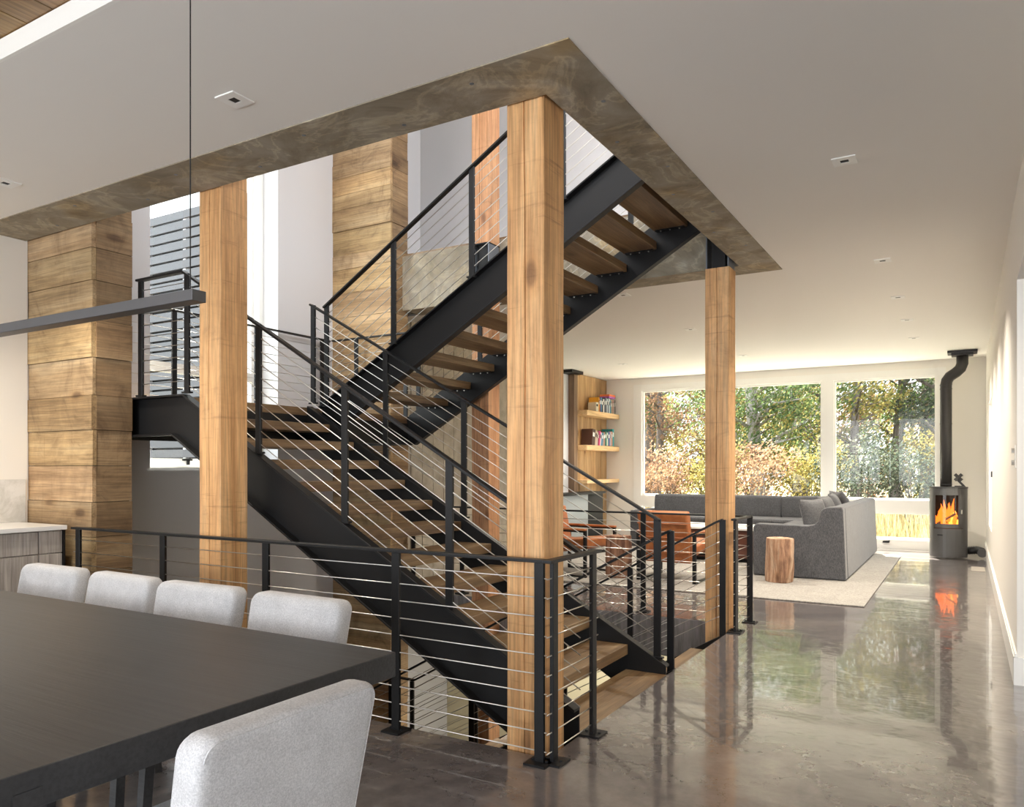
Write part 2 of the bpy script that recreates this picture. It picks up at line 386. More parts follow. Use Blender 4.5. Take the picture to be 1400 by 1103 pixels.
# window in the left wall
wf = MB(); t = .055; xa, xb = WX0 + .03, WX0 + .10
wf.box(xa, xb, WY0, WY0 + t, WZ0, WZ1); wf.box(xa, xb, WY1 - t, WY1, WZ0, WZ1)
wf.box(xa + .002, xb - .002, WY0, WY1, WZ0, WZ0 + .09); wf.box(xa + .002, xb - .002, WY0, WY1, WZ1 - t, WZ1)
wf.box(xa + .004, xb - .004, WY0, WY1, 2.22, 2.31); wf.box(xa - .02, xb - .03, WY1 - .13, WY1 - .09, WZ0, WZ1)
win1 = bpy.data.objects.new('window_1', None); C.objects.link(win1); win1.location = (WX0, (WY0 + WY1) / 2, WZ0); struct(win1, 'tall white framed window in the left wall behind the stairs')
wf.build('window_frame', M['white'], win1)
MB().box(xa + .03, xa + .036, WY0 + .03, WY1 - .03, WZ0 + .03, WZ1 - .03).build('window_pane', M['glass'], win1)
MB().box(xb, xb + .02, 4.62, 4.72, 1.40, 1.415).box(xb + .01, xb + .035, 4.66, 4.68, 1.36, 1.41).build('window_latch', M['steel'], win1)
# right wall (living side) ends at the hall opening
rw = MB(); RY = 5.63
wy0, wy1, wz0, wz1 = 10.95, 12.3, .55, 2.2
rw.box(.27, .62, RY, wy0, 0, 3.6); rw.box(.27, .62, wy1, 14.2, 0, 3.6); rw.box(.27, .62, wy0, wy1, 0, wz0); rw.box(.27, .62, wy0, wy1, wz1, 3.6)
rw.box(.27, .62, -4.0, RY, 2.49, CEIL)
struct(rw.build('wall_right', M['wall']))
struct(MB().box(.252, .27, 5.61, 14.0, 0, .17).box(.252, .62, 5.612, 5.63, 0, .17).box(.258, .27, 5.618, 14.0, .17, .19).build('baseboard_right', M['white']))
win2 = bpy.data.objects.new('window_2', None); C.objects.link(win2); win2.location = (.5, 11.6, wz0); struct(win2, 'narrow window in the right wall beyond the hall')
MB().box(.45, .52, wy0, wy1, wz0, wz0 + .05).box(.45, .52, wy0, wy1, wz1 - .05, wz1).box(.45, .52, wy0, wy0 + .05, wz0, wz1).box(.45, .52, wy1 - .05, wy1, wz0, wz1).build('window_frame', M['white'], win2)
MB().box(.48, .486, wy0 + .03, wy1 - .03, wz0 + .03, wz1 - .03).build('window_pane', M['glass'], win2)
# hall beyond the opening
struct(MB().box(5.0, 5.1, -4.0, 6.0, -.1, 3.6).build('wall_hall', M['wall']))
struct(MB().box(.62, 5.0, 5.9, 6.0, 0, 3.6).build('wall_hall_end', M['wall']))
# window wall (y = 14)
bw = MB(); gx0, gx1 = -5.46, -.33; gz1 = 2.90
bw.box(XL, gx0, 14.0, 14.25, 0, 3.6); bw.box(gx1, .62, 14.0, 14.25, 0, 3.6); bw.box(gx0, gx1, 14.0, 14.25, gz1, 3.6)
struct(bw.build('wall_window', M['wall']))
win3 = bpy.data.objects.new('window_3', None); C.objects.link(win3); win3.location = (-2.9, 14.1, 0); struct(win3, 'wide white framed window wall looking on the trees')
fr = MB(); ya, yb = 13.985, 14.12
fr.box(gx0 - .09, gx0 + .07, ya - .004, yb, 0, gz1 + .034); fr.box(gx1 - .07, gx1 + .06, ya - .004, yb, 0, gz1 + .034)
fr.box(gx0, gx1, ya, yb, gz1 - .085, gz1 + .03); fr.box(gx0, gx1, ya, yb, .60, .80); fr.box(gx0, gx1, ya, yb, 0, .155)
fr.box(-2.12, -1.937, ya + .004, yb - .004, .002, gz1 + .02); fr.box(-3.83, -3.65, ya + .004, yb - .004, .002, gz1 + .02)
fr.build('window_frame', M['white'], win3)
fi = MB()
for a, b in ((gx0 + .07, -3.83), (-3.65, -2.12), (-1.937, gx1 - .07)):
    for z0, z1 in ((.80, gz1 - .085), (.155, .60)):
        fi.box(a, b, 14.03, 14.09, z0, z0 + .03); fi.box(a, b, 14.03, 14.09, z1 - .03, z1); fi.box(a, a + .03, 14.028, 14.092, z0, z1); fi.box(b - .03, b, 14.028, 14.092, z0, z1)
fi.build('inner_frame', M['white'], win3)
for a, b in ((gx0 + .07, -3.83), (-3.65, -2.12), (-1.937, gx1 - .07)):
    MB().box(a, b, 14.06, 14.066, .8, gz1 - .085).build('window_pane', M['glass'], win3)
    MB().box(a, b, 14.06, 14.066, .155, .6).build('window_pane', M['glass'], win3)
for cx in (-1.13, -2.9, -4.6):
    MB().box(cx - .05, cx + .05, 13.955, 13.985, .10, .125).tube([(cx - .03, 13.95, .125), (cx + .06, 13.93, .135)], .008, 6).build('window_latch', M['steel'], win3)
# upper storey of the stair hall
struct(MB().box(XL, .6, 8.0, 8.15, 3.6, 6.6).build('wall_upper', M['wallcool']))
struct(MB().box(WX0, .6, 2.4, 8.2, 6.6, 6.75).build('ceiling_upper', M['wallcool']))
struct(MB().box(WX0, .6, 1.7, 1.85, 4.6, 6.6).build('sky_block_upper', M['wallcool']))  # unseen header added to hold back sky light over the stairs
uf = MB(); uf.box(XL, XR, YB, 8.0, 3.6, 3.66); uf.box(XR, .6, BY0, 8.0, 3.6, 3.66)
struct(uf.build('floor_upper', M['tread']))
# pale concrete chimney wall beyond the well
cm = MB(); y = 7.18
cm.box(XL, -5.66, 7.12, 9.75, 0, CEIL)
while y < 9.75:
    cm.box(-5.66, -5.645, y, min(y + .205, 9.75), 0, CEIL); y += .22
struct(cm.build('wall_chimney', M['formed']))
# basement shell
bs = MB()
bs.box(XL, 1.0, 1.0, 8.8, -3.2, -3.1); struct(bs.build('floor_basement', M['slabedge']))
struct(MB().box(XL, 1.0, 8.6, 8.75, -3.1, -.35).build('wall_basement', M['beige']))
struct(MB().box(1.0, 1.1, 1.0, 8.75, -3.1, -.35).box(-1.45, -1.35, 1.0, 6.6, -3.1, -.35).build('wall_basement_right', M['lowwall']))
struct(MB().box(XL, 1.1, 1.0, 1.1, -3.1, -.35).build('wall_basement_front', M['beige']))

# ================================================================= CONCRETE RING BEAM
b = MB(); zb0, zb1 = 3.050, 3.64
b.box(XL, BX1, BY0, YF + .001, zb0, zb1); b.box(XR - .006, BX1, YF + .001, YB - .003, zb0, zb1); b.box(-5.3, BX1, YB - .003, BY1, zb0, zb1)
cbm = thing('concrete_beam', 'mottled brown concrete ring beam framing the stair opening in the ceiling', 'beam', (-3.6, 4.8, 3.05))
b.build('beam_body', M['concrete'], cbm)
for i in range(8):
    for (x, y) in ((-1.9 - i * .52, 2.85 + (.17 if i % 2 else 0)),) + (((-1.46 - (.12 if i % 2 else 0), 3.3 + i * .45),) if i < 7 else ()):
        MB().tube([(x, y, 3.0505), (x, y, 3.0485)], .011, 10).build('tie_plug', M['galv'], cbm)

# ================================================================= TIMBER COLUMNS
def column(x0, y0, z0, z1, label, s=.2, mt='fir', name='timber_column', crack=True):
    m = MB(); n = 40
    rr = random.Random(hash(label) % 1000)
    px = [(x0, y0), (x0 + s, y0), (x0 + s, y0 + s + .01), (x0, y0 + s + .01)]
    rows = []
    ch = .006
    prof = []
    cr = .48
    prof = [(ch, 0), (s * cr - .003, 0), (s * cr, .012 if crack else 0), (s * cr + .003, 0), (s - ch, 0), (s, ch), (s, s / 2), (s, s + .01 - ch), (s - ch, s + .01), (ch, s + .01), (0, s + .01 - ch), (0, ch)]
    k = len(prof)
    vs = []
    for i in range(n + 1):
        z = z0 + (z1 - z0) * i / n
        w1 = mnoise.noise(Vector((x0, y0, z * 1.3))) * .004
        cw_ = mnoise.noise(Vector((x0 + 9, y0, z * .8))) * .014
        for j, (a, c_) in enumerate(prof):
            dx = w1 + mnoise.noise(Vector((j * 3.1 + x0, y0, z * 3))) * .0015
            if j in (1, 2, 3): dx += cw_
            vs.append((x0 + a + dx, y0 + c_ + mnoise.noise(Vector((j * 1.7, y0, z * 2.2))) * .0015, z))
    fs = [(i * k + j, i * k + (j + 1) % k, (i + 1) * k + (j + 1) % k, (i + 1) * k + j) for i in range(n) for j in range(k)]
    fs.append(tuple(range(k - 1, -1, -1))); fs.append(tuple(n * k + j for j in range(k)))
    m.add(vs, fs)
    return tag(m.build(name, M[mt]), label, 'column')
column(-1.882, 3.122, -3.1, 6.6, 'thick orange timber column at the near corner of the stair well')
column(-4.132, 3.122, -3.1, 6.6, 'orange timber column in front of the stair landing, behind the dining chairs')
column(-1.885, 6.355, -3.1, 3.00, 'timber column at the far right corner of the stair well, before the sofa')
column(-4.242, 6.362, -3.1, 3.05, 'reddish timber column behind the stair flights at the well back', mt='firred')
for cx, cy, lab in ((-4.242, 6.362, 'upper floor timber post on a metal saddle, left of the big front column'), (-1.885, 6.355, 'upper part of the far right column on its black metal saddle')):
    up = thing('timber_post', lab, 'column', (cx + .1, cy + .1, 3.06))
    o = column(cx, cy, 3.56, 6.6, lab + 'x', mt='firred' if cx < -3 else 'fir', name='post_shaft')
    for k_ in ('label', 'category'): del o[k_]
    o.parent = up; o.location = -up.location
    z0_ = 3.055 if cx < -3 else 3.005
    MB().box(cx + .045, cx + .155, cy + .05, cy + .16, z0_, 3.55).build('metal_saddle', M['steel'], up)
    MB().box(cx + .004, cx + .014, cy + .01, cy + .20, z0_, 3.55).box(cx + .186, cx + .196, cy + .01, cy + .20, z0_, 3.55).build('side_plates', M['galv'], up)
    MB().box(cx, cx + .2, cy, cy + .21, 3.55, 3.56).build('top_plate', M['steel'], up)

# ================================================================= PLANK-CLAD COLUMNS
def clad(x0, x1, y0, y1, seams, label):
    root = thing('plank_clad_column', label, 'column', ((x0 + x1) / 2, (y0 + y1) / 2, -3.1))
    a = MB(); bb = MB(); core = MB().box(x0 + .03, x1 - .03, y0 + .03, y1 - .002, -3.1, 6.6)
    for i in range(len(seams) - 1):
        z0, z1 = seams[i] + .004, seams[i + 1]
        d = R.uniform(-.006, .006); t = R.uniform(.72, 1.12); tt = (t, t * R.uniform(.95, 1.0), t * R.uniform(.85, 1.0))
        g = R.uniform(-.004, .004)
        a.add([(x0, y0 - d, z0), (x1 + g, y0 - d, z0), (x1 + g, y0 - d, z1), (x0, y0 - d, z1),
               (x0, y0 + .03, z0), (x1 + g, y0 + .03, z0), (x1 + g, y0 + .03, z1), (x0, y0 + .03, z1)],
              [(0, 1, 2, 3), (7, 6, 5, 4), (0, 4, 5, 1), (2, 6, 7, 3), (0, 3, 7, 4), (1, 5, 6, 2)], tt)
        t2 = t * R.uniform(.85, 1.05); tt = (t2, t2 * .97, t2 * .93)
        bb.box(x1 - .03, x1 + d, y0 + .03, y1, z0, z1, tt)
    a.build('front_planks', M['barn'], root); bb.build('side_planks', M['barny'], root); core.build('core', M['dark'], root)
    return root
s1 = [1.345, 1.60, 1.846, 2.114, 2.38, 2.66, 2.89]; z = 1.345; lo = [1.087, .84]; z = .84
while z > -3.1: z -= R.uniform(.2, .28); lo.append(max(z, -3.1))
s1 = sorted(set(lo)) + s1; z = 2.89
while z < 6.6: z += R.uniform(.2, .28); s1.append(z)
clad(XL, -5.30, 3.13, 3.43, s1, 'wide column clad in horizontal reclaimed planks left of the stairs')
s2 = []; z = -3.1
while z < 6.7: s2.append(z); z += R.choice((.16, .19, .24, .27))
clad(XL, -5.30, 6.385, 6.68, s2, 'plank-clad column rising behind the stair landing')

# ================================================================= STAIRS
RISE = .15458; RUN = .2696; LZ = 1.855
def channel(m, top, bot, y, side, fw=.06, th=.01):
    """steel channel: top and bot polylines of (x,z) of equal x order; web at y, flanges to side (-1/+1)"""
    m.prism_y(list(top) + list(bot)[::-1], y - th / 2, y + th / 2)
    y0, y1 = (y - fw, y) if side < 0 else (y, y + fw)
    for line, s in ((top, -1), (bot, 1)):
        for (xa, za), (xb_, zb) in zip(line[:-1], line[1:]):
            m.prism_y([(xa, za), (xb_, zb), (xb_, zb + s * .014), (xa, za + s * .014)], y0, y1)
def stringer(name, top, bot, y, side, parent):
    m = MB(); channel(m, top, bot, y, side); return m.build(name, M['steel'], parent, bev=.0015, seg=1)
def bolts(parent, x0, x1, z, y):
    m = MB()
    for i in range(3):
        x = x0 + (x1 - x0) * (i + .7) / 3.4
        m.tube([(x, y, z), (x, y, z - .008)], .006, 6)
    return m
def flight(label, loc, y0, y1, tops, bots, treads, near=None, bolted=False):
    """treads: list (x_lo, x_hi, ztop)"""
    root = thing('stair_flight', label, 'stairs', loc)
    nt_, nb_ = near if near else (tops, bots)
    stringer('stringer', nt_, nb_, y0, -1, root); stringer('stringer', tops, bots, y1, 1, root)
    for xa, xb_, zt in treads:
        o = MB().box(xa, xb_, y0 + .008, y1 - .008, zt - .068, zt).build('tread', M['tread'], root, bev=.004)
        MB().box(xa + .02, xb_ - .02, y0 + .006, y0 + .05, zt - .076, zt - .069).build('bracket', M['steel'], o)
        MB().box(xa + .02, xb_ - .02, y1 - .05, y1 - .006, zt - .076, zt - .069).build('bracket', M['steel'], o)
        for i in range(3 if bolted else 0):
            x = xa + (xb_ - xa) * (i + .8) / 3.6
            MB().tube([(x, y1 - .03, zt - .076), (x, y1 - .03, zt - .084)], .006, 6).build('bolt', M['cable'], o)
    return root
# lower flight (rises to the left)
xk = -4.74; sl = .565
def zt_l(x): return 1.853 - sl * (x - xk)
def zt_f(x): return 1.868 - sl * (x + 4.91)
tops = [(-4.91, zt_f(-4.91)), (-1.68, zt_f(-1.68))]; bots = [(-4.91, 1.565), (-1.68, zt_f(-1.68) - .36)]
near = ([(-6.12, 1.853), (xk, 1.853), (-1.68, zt_l(-1.68))], [(-6.12, 1.563), (-4.86, 1.563), (-1.68, 1.563 - .581 * 3.18)])
treads = []
for k in range(0, 12):
    nose = -1.672 - RUN * k; treads.append((nose - (.285), nose, RISE * k - (.012 if k == 0 else 0)))
flight('lower stair flight with black steel stringers and open oak treads rising left', (-1.68, 4.15, 0), 3.50, 4.80, tops, bots, treads, near)
# upper flight (rises to the right)
def zt_u(x): return 3.503 + .583 * (x + 2.091)
tops = [(-4.90, 1.866), (-4.84, zt_u(-4.84)), (-1.672, zt_u(-1.672))]; bots = [(-4.90, 1.566), (-4.84, 1.566), (-1.672, zt_u(-1.672) - .335)]
treads = []
for k in range(1, 12):
    back = -2.25 + RUN * (k - 9); treads.append((back - .29, min(back, -1.68), LZ + RISE * k))
flight('upper stair flight with open oak treads rising right into the ceiling opening', (-4.6, 5.55, LZ), 4.97, 6.20, tops, bots, treads, bolted=True)
# basement flight (descends to the left under the upper flight)
def zt_b(x): return .0 - .5734 * (-1.67 - x)
tops = [(-4.9, zt_b(-4.9)), (-1.675, -.01)]; bots = [(-4.9, zt_b(-4.9) - .34), (-1.675, -.35)]
treads = []
for k in range(1, 12):
    nose = -1.672 - RUN * (k - 1); treads.append((nose - .285, nose, -RISE * k))
flight('basement stair flight descending left below the upper flight', (-1.68, 5.55, 0), 4.97, 6.20, tops, bots, treads)
# mid landing
ld = thing('stair_landing', 'black steel stair landing with oak deck between the plank-clad columns', 'landing', (-5.5, 4.85, LZ))
MB().box(XL + .012, -4.92, 3.51, 6.19, LZ - .07, LZ).build('deck', M['tread'], ld, bev=.003)
fm = MB(); channel(fm, [(-6.12, 1.855), (-4.90, 1.855)], [(-6.12, 1.565), (-4.90, 1.565)], 6.20, 1); fm.build('back_channel', M['steel'], ld)
MB().box(-4.93, -4.91, 3.51, 6.19, 1.565, 1.785).box(-4.93, -4.85, 3.51, 6.19, 1.565, 1.58).box(XL + .02, XL + .03, 3.51, 6.19, 1.57, 1.78).build('cross_channel', M['steel'], ld)
MB().box(XL + .02, -4.93, 3.51, 6.19, 1.765, 1.784).build('soffit_plate', M['steel'], ld)
bl = thing('stair_landing', 'lower black steel landing deep in the stair well towards the basement', 'landing', (-5.5, 4.85, -1.855))
MB().box(XL + .012, -4.92, 3.51, 6.19, -1.925, -1.855).build('deck', M['tread'], bl)
MB().box(XL + .012, -4.90, 3.49, 3.505, -2.12, -1.85).box(XL + .012, -4.90, 6.195, 6.21, -2.12, -1.85).box(-4.92, -4.9, 3.5, 6.2, -2.12, -1.93).build('frame', M['steel'], bl)

# ================================================================= RAILINGS
SP = .0867
def post(m, x, y, z0, z1, ax, w_=.048, t_=.020):
    if ax == 'x': m.box(x - w_ / 2, x + w_ / 2, y - t_ / 2, y + t_ / 2, z0, z1)
    else: m.box(x - t_ / 2, x + t_ / 2, y - w_ / 2, y + w_ / 2, z0, z1)
def railing(label, path, posts, ncab=10, drop=.079, base_=None, foot=True, ax='x', group=None, w_=.045, sp=SP):
    """path: list of handrail points; posts: list (x,y,zbottom,ztop)"""
    p0 = path[0]; root = thing('guard_railing', label, 'railing', (p0[0], p0[1], posts[0][2]), group)
    hr = MB()
    for a, b_ in zip(path[:-1], path[1:]): hr.bar(a, b_, w_, .016)
    hr.build('handrail', M['steel'], root, bev=.002, seg=1)
    for x, y, za, zb in posts:
        m = MB(); post(m, x, y, za, zb, ax); po = m.build('post', M['steel'], root, bev=.002, seg=1)
        if foot:
            bpz = MB().box(x - .055, x + .055, y - .055, y + .055, za, za + .010)
            for dx in (-.035, .035): bpz.tube([(x + dx, y, za + .01), (x + dx, y, za + .018)], .008, 6)
            bpz.build('base_plate', M['steel'], po)
        else:
            MB().box(x - .04, x + .04, y - .018, y + .018, za - .004, za + .008).build('base_plate', M['steel'], po)
    for i in range(ncab):
        dz = drop + sp * i
        m = MB(); m.tube([(a[0], a[1], a[2] - dz) for a in path], .0030, 6)
        m.build('cable', M['cable'], root, smooth=True)
    return root
T = .914; yf = 3.035; xr = -1.605
# front guard
railing('long black cable guard railing between the dining chairs and the stair well', [(-5.36, yf, T), (-1.62, yf, T)],
        [(-5.30, yf, 0, T), (-4.365, yf, 0, T), (-3.43, yf, 0, T), (-2.483, yf, 0, T), (-1.655, yf, 0, T)])
# short guard, right edge near corner
railing('short guard railing returning from the near corner column to the stair foot', [(xr, 3.01, T), (xr, 3.56, T)],
        [(xr, 3.078, 0, T), (xr, 3.50, 0, T)], ax='y')
# stair near rail, lower flight
def zr(x): return 2.335 - .585 * (x + 4.10)
railing('near cable handrail of the lower stair flight', [(-5.29, 3.47, 2.72), (-4.76, 3.47, 2.72), (-1.66, 3.47, zr(-1.66))],
        [(-5.25, 3.47, 1.862, 2.71), (-4.72, 3.47, 1.862, 2.70), (-3.99, 3.47, zt_l(-3.99), zr(-3.99)), (-3.235, 3.47, zt_l(-3.235), zr(-3.235)), (-2.46, 3.47, zt_l(-2.46), zr(-2.46))], foot=False, ncab=9)
def zr2(x): return 2.735 - .556 * (x + 4.88)
railing('far cable handrail of the lower stair flight', [(-4.90, 4.83, 2.75), (-1.735, 4.83, zr2(-1.735))],
        [(-4.87, 4.83, 1.89, 2.74), (-4.06, 4.83, zt_f(-4.06), zr2(-4.06)), (-3.29, 4.83, zt_f(-3.29), zr2(-3.29)), (-2.50, 4.83, zt_f(-2.5), zr2(-2.5)), (-1.75, 4.83, zt_f(-1.75), zr2(-1.75))], foot=False, ncab=9, drop=.085)
def zr3(x): return 3.197 + .593 * (x + 4.06)
for yy, lab in ((4.93, 'near cable handrail of the upper stair flight'), (6.235, 'far cable handrail of the upper stair flight')):
    railing(lab, [(-4.84, yy, zr3(-4.84)), (-1.68, yy, zr3(-1.68))],
        [(-4.81, yy, 1.87, zr3(-4.81)), (-4.06, yy, zt_u(-4.06), zr3(-4.06)), (-3.285, yy, zt_u(-3.285), zr3(-3.285)), (-2.5, yy, zt_u(-2.5), zr3(-2.5))], foot=False, ncab=9, drop=.085)
# landing guards
railing('cable guard railing along the landing in front of the left window', [(-6.07, 3.56, 2.735), (-6.07, 6.25, 2.735)],
        [(-6.07, 3.60, LZ, 2.73), (-6.07, 4.33, LZ, 2.73), (-6.07, 5.25, LZ, 2.73), (-6.07, 6.15, LZ, 2.73)], foot=False, ax='y', ncab=9)
railing('cable guard railing along the back of the stair landing', [(-6.04, 6.29, 2.735), (-4.86, 6.29, 2.735)],
        [(-5.70, 6.29, LZ, 2.73), (-5.02, 6.29, LZ, 2.73)], foot=False, ncab=9)
# basement flight rails
def zr4(x): return .895 - .556 * (-1.73 - x)
for yy, lab in ((4.95, 'cable handrail on the near side of the basement flight'), (6.22, 'cable handrail on the far side of the basement flight')):
    railing(lab, [(-1.70, yy, .912), (-1.75, yy, .89), (-4.85, yy, zr4(-4.85)), (-5.6, yy, zr4(-4.85))],
        [(-1.70, yy, -.1, .912), (-2.50, yy, zt_b(-2.5), zr4(-2.5)), (-3.3, yy, zt_b(-3.3), zr4(-3.3)), (-4.1, yy, zt_b(-4.1), zr4(-4.1)), (-4.88, yy, -1.85, zr4(-4.88))], foot=False, ncab=9, drop=.085)
railing('short guard railing on the floor edge beside the far right column', [(xr, 6.20, T), (xr, 6.73, T)],
        [(xr, 6.245, 0, T), (xr - .005, 6.30, 0, T)], ax='y')
railing('long guard railing along the far edge of the stair well, before the armchairs', [(-1.58, 6.715, T), (-5.28, 6.715, T)],
        [(-1.60, 6.715, 0, T), (-2.57, 6.715, 0, T), (-3.5, 6.715, 0, T), (-4.6, 6.715, 0, T), (-5.25, 6.715, 0, T)])
railing('level cable guard deep in the well by the basement landing', [(-4.95, 3.46, -.93), (-5.8, 3.46, -.93)], [(-5.0, 3.46, -1.85, -.93), (-5.7, 3.46, -1.85, -.93)], foot=False, ncab=9)

# ================================================================= DINING SIDE
tb = thing('dining_table', 'big charcoal wooden dining table with thick top', 'table', (-3.1, 1.2, 0))
MB().box(-4.75, -1.53, .56, 1.868, .682, .76).build('tabletop', M['table'], tb, bev=.003)
MB().box(-1.60, -1.527, .752, .806, .690, .722).build('extension_rail', M['table'], tb)
for x in (-1.72, -4.55):
    for y in (.86, 1.62):
        MB().box(x - .05, x + .05, y - .03, y + .03, 0, .682).build('leg', M['table'], tb, bev=.004)
MB().box(-4.5, -1.77, 1.2, 1.26, .60, .68).build('stretcher', M['table'], tb)
def dining_chair(loc, rz, label):
    """seat faces -y locally, back at +y; origin on floor under the seat centre"""
    root = thing('dining_chair', label, 'chair', (0, 0, 0), 'linen dining chairs round the table')
    # back: rounded slab, leaning outwards
    bm = bmesh.new(); W, H, D = .50, .405, .085; nx, nz = 14, 12
    def outline(u, v):  # u,v in -1..1 -> rounded rectangle
        return u, v
    me = bpy.data.meshes.new('backrest'); m = MB()
    vs = []; fs = []
    N = 40; rr = .045
    # superellipse-like rounded rectangle rings from front to back
    def ring(inset, yy):
        pts = []
        w2, h0, h1 = W / 2 - inset, -.0 + inset, H - inset
        r_ = max(rr - inset, .012)
        for (cx, cz, a0) in ((w2 - r_, h1 - r_, 0), (-w2 + r_, h1 - r_, 90), (-w2 + r_, h0 + r_, 180), (w2 - r_, h0 + r_, 270)):
            for k in range(6):
                a = math.radians(a0 + 90 * k / 5); pts.append((cx + r_ * math.cos(a), yy, cz + r_ * math.sin(a)))
        return pts
    prof = [(.03, 0), (.010, .004), (.002, .014), (0, .028), (0, D - .02), (.004, D - .008), (.014, D), (.03, D + .002)]
    rings = [ring(i, y_) for i, y_ in prof]; n_ = len(rings[0])
    for rg in rings: vs += rg
    for i in range(len(rings) - 1):
        for k in range(n_): fs.append((i * n_ + k, i * n_ + (k + 1) % n_, (i + 1) * n_ + (k + 1) % n_, (i + 1) * n_ + k))
    # caps with crown
    for base_i, yy, rev in ((0, -.004, True), ((len(rings) - 1) * n_, D + .008, False)):
        ci = len(vs); vs.append((0, yy, H / 2))
        for k in range(n_):
            tri = (base_i + k, base_i + (k + 1) % n_, ci); fs.append(tri[::-1] if not rev else tri)
    # place: lean
    out = []
    for x, y, z in vs:
        taper = 1 - .05 * (1 - z / H)
        out.append((x * taper, y + .175 + .20 * z, z + .425))
    m.add(out, fs); m.build('backrest', M['linen'], root, smooth=True, fix=True, bev=0)
    # seam piping along the crown
    pts = [(x, y, z) for x, y, z in ring(-.001, D - .012)][2:16]
    mm = MB(); mm.tube([(x * (1 - .05 * (1 - z / H)), y + .175 + .20 * z, z + .425) for x, y, z in ring(.012, D - .001)], .0018, 5); mm.build('seam', M['linen'], root, smooth=True)
    rbox('seat', -.235, .235, -.25, .21, .36, .47, M['linen'], root, .03, 4, .08)
    for sx in (-1, 1):
        for sy in (-1, 1):
            MB().bar((sx * .20, sy * .2 - .02, .37), (sx * .205, sy * .225 - .02 + (.02 if sy > 0 else 0), 0), .035, .035, side=(1, 0, 0)).build('leg', M['table'], root)
    root.location = loc; root.rotation_euler = (0, 0, rz)
    root['label'] = label
    return root
labs = ['white linen dining chair beside the front orange column, nearest the table corner', 'white linen dining chair, second along the railing side from the table corner',
        'white linen dining chair, third along the railing side from the table corner', 'white linen dining chair at the far left, nearest the kitchen cabinet']
dc0 = dining_chair((-2.262, 1.875, 0), math.radians(-1), labs[0])
for (x, yy, a), l in zip(((-2.845, 1.875, 2), (-3.43, 1.885, -2), (-4.02, 1.89, 1)), labs[1:]):
    o = copy_tree(dc0); o.location = (x, yy, 0); o.rotation_euler = (0, 0, math.radians(a)); o['label'] = l
o = copy_tree(dc0); o.location = (-1.545, 1.165, 0); o.rotation_euler = (0, 0, math.radians(-90)); o['label'] = 'white linen dining chair in the foreground, seen from behind at the table end'
del o['group']

pl = thing('pendant_light', 'slim dark linear bar pendant lamp hanging over the dining table', 'lamp', (-3.2, 1.25, CEIL))
MB().box(-4.7, -1.655, 1.23, 1.272, 1.752, 1.780).build('light_bar', mat('bronze bar', (.10, .10, .105), .35, .7), pl, bev=.001, seg=1)
for x in (-1.688, -4.4): MB().tube([(x, 1.25, 1.78), (x, 1.25, 3.146)], .0018, 6).build('cable', M['steel'], pl)
MB().box(-3.3, -3.0, 1.2, 1.3, 3.12, 3.146).build('canopy', M['steel'], pl)

# kitchen
kc = thing('kitchen_cabinet', 'weathered grey wood cabinet with drawers under a white counter', 'cabinet', (-5.8, 2, 0))
MB().box(-6.12, -5.52, -.4, 3.035, .0, .895).build('body', M['weathered'], kc)
MB().box(-5.55, -5.49, 3.036, 3.05, 0, .895).build('end_panel', M['steel'], kc)
for y0_, y1_ in ((2.877, 3.033), (1.93, 2.871), (.98, 1.924), (.1, .974)):
    for z0_, z1_ in ((.737, .89), (.40, .731), (.08, .394)):
        MB().box(-5.52, -5.50, y0_, y1_, z0_, z1_).build('drawer_front', M['weathered'], kc, bev=.002, seg=1)
tag(MB().box(-6.125, -5.475, -.4, 3.055, .897, .927).build('countertop', mat('white quartz', (.82, .81, .79), .3), bev=.002), 'white quartz countertop on the grey wood cabinet', 'countertop')
tag(MB().box(-6.126, -6.108, -.4, 3.097, .928, 1.246).build('backsplash', M['marble']), 'pale marble backsplash slab on the kitchen wall', 'backsplash')

# ================================================================= DOWNLIGHTS
DL_W = 45
dl0 = thing('ceiling_downlight', 'x', 'downlight', (0, 0, CEIL))
M['dlwhite'] = mat('downlight trim', (.82, .82, .8), .4)
m = MB(); s_ = .062; q = .022
m.box(-s_, s_, -s_, -q, CEIL - .006, CEIL); m.box(-s_, s_, q, s_, CEIL - .006, CEIL); m.box(-s_, -q, -q, q, CEIL - .006, CEIL); m.box(q, s_, -q, q, CEIL - .006, CEIL)
m.build('trim_plate', M['dlwhite'], dl0); MB().box(-q, q, -q, q, CEIL - .003, CEIL - .0005).build('aperture', M['dark'], dl0)
dpos = [(-2.94, 2.415, 'square ceiling downlight over the dining chairs, near the beam'), (-4.99, 2.415, 'square ceiling downlight cut by the left edge of the photo'),
        (-.585, 4.64, 'largest square ceiling downlight on the right side of the ceiling'), (-.595, 7.04, 'square ceiling downlight right of the far beam corner, second of its row'),
        (-.59, 8.635, 'square ceiling downlight, third of the right row'), (-.59, 10.01, 'square ceiling downlight, fourth of the right row'), (-.595, 11.47, 'square ceiling downlight nearest the stove pipe'),
        (-2.94, 7.127, 'square ceiling downlight just behind the back concrete beam'), (-2.95, 9.33, 'square ceiling downlight left of the far right timber column'),
        (-2.945, 11.93, 'square ceiling downlight right of the far timber column near the window'), (-4.9, 11.88, 'square ceiling downlight above the bookshelves')]
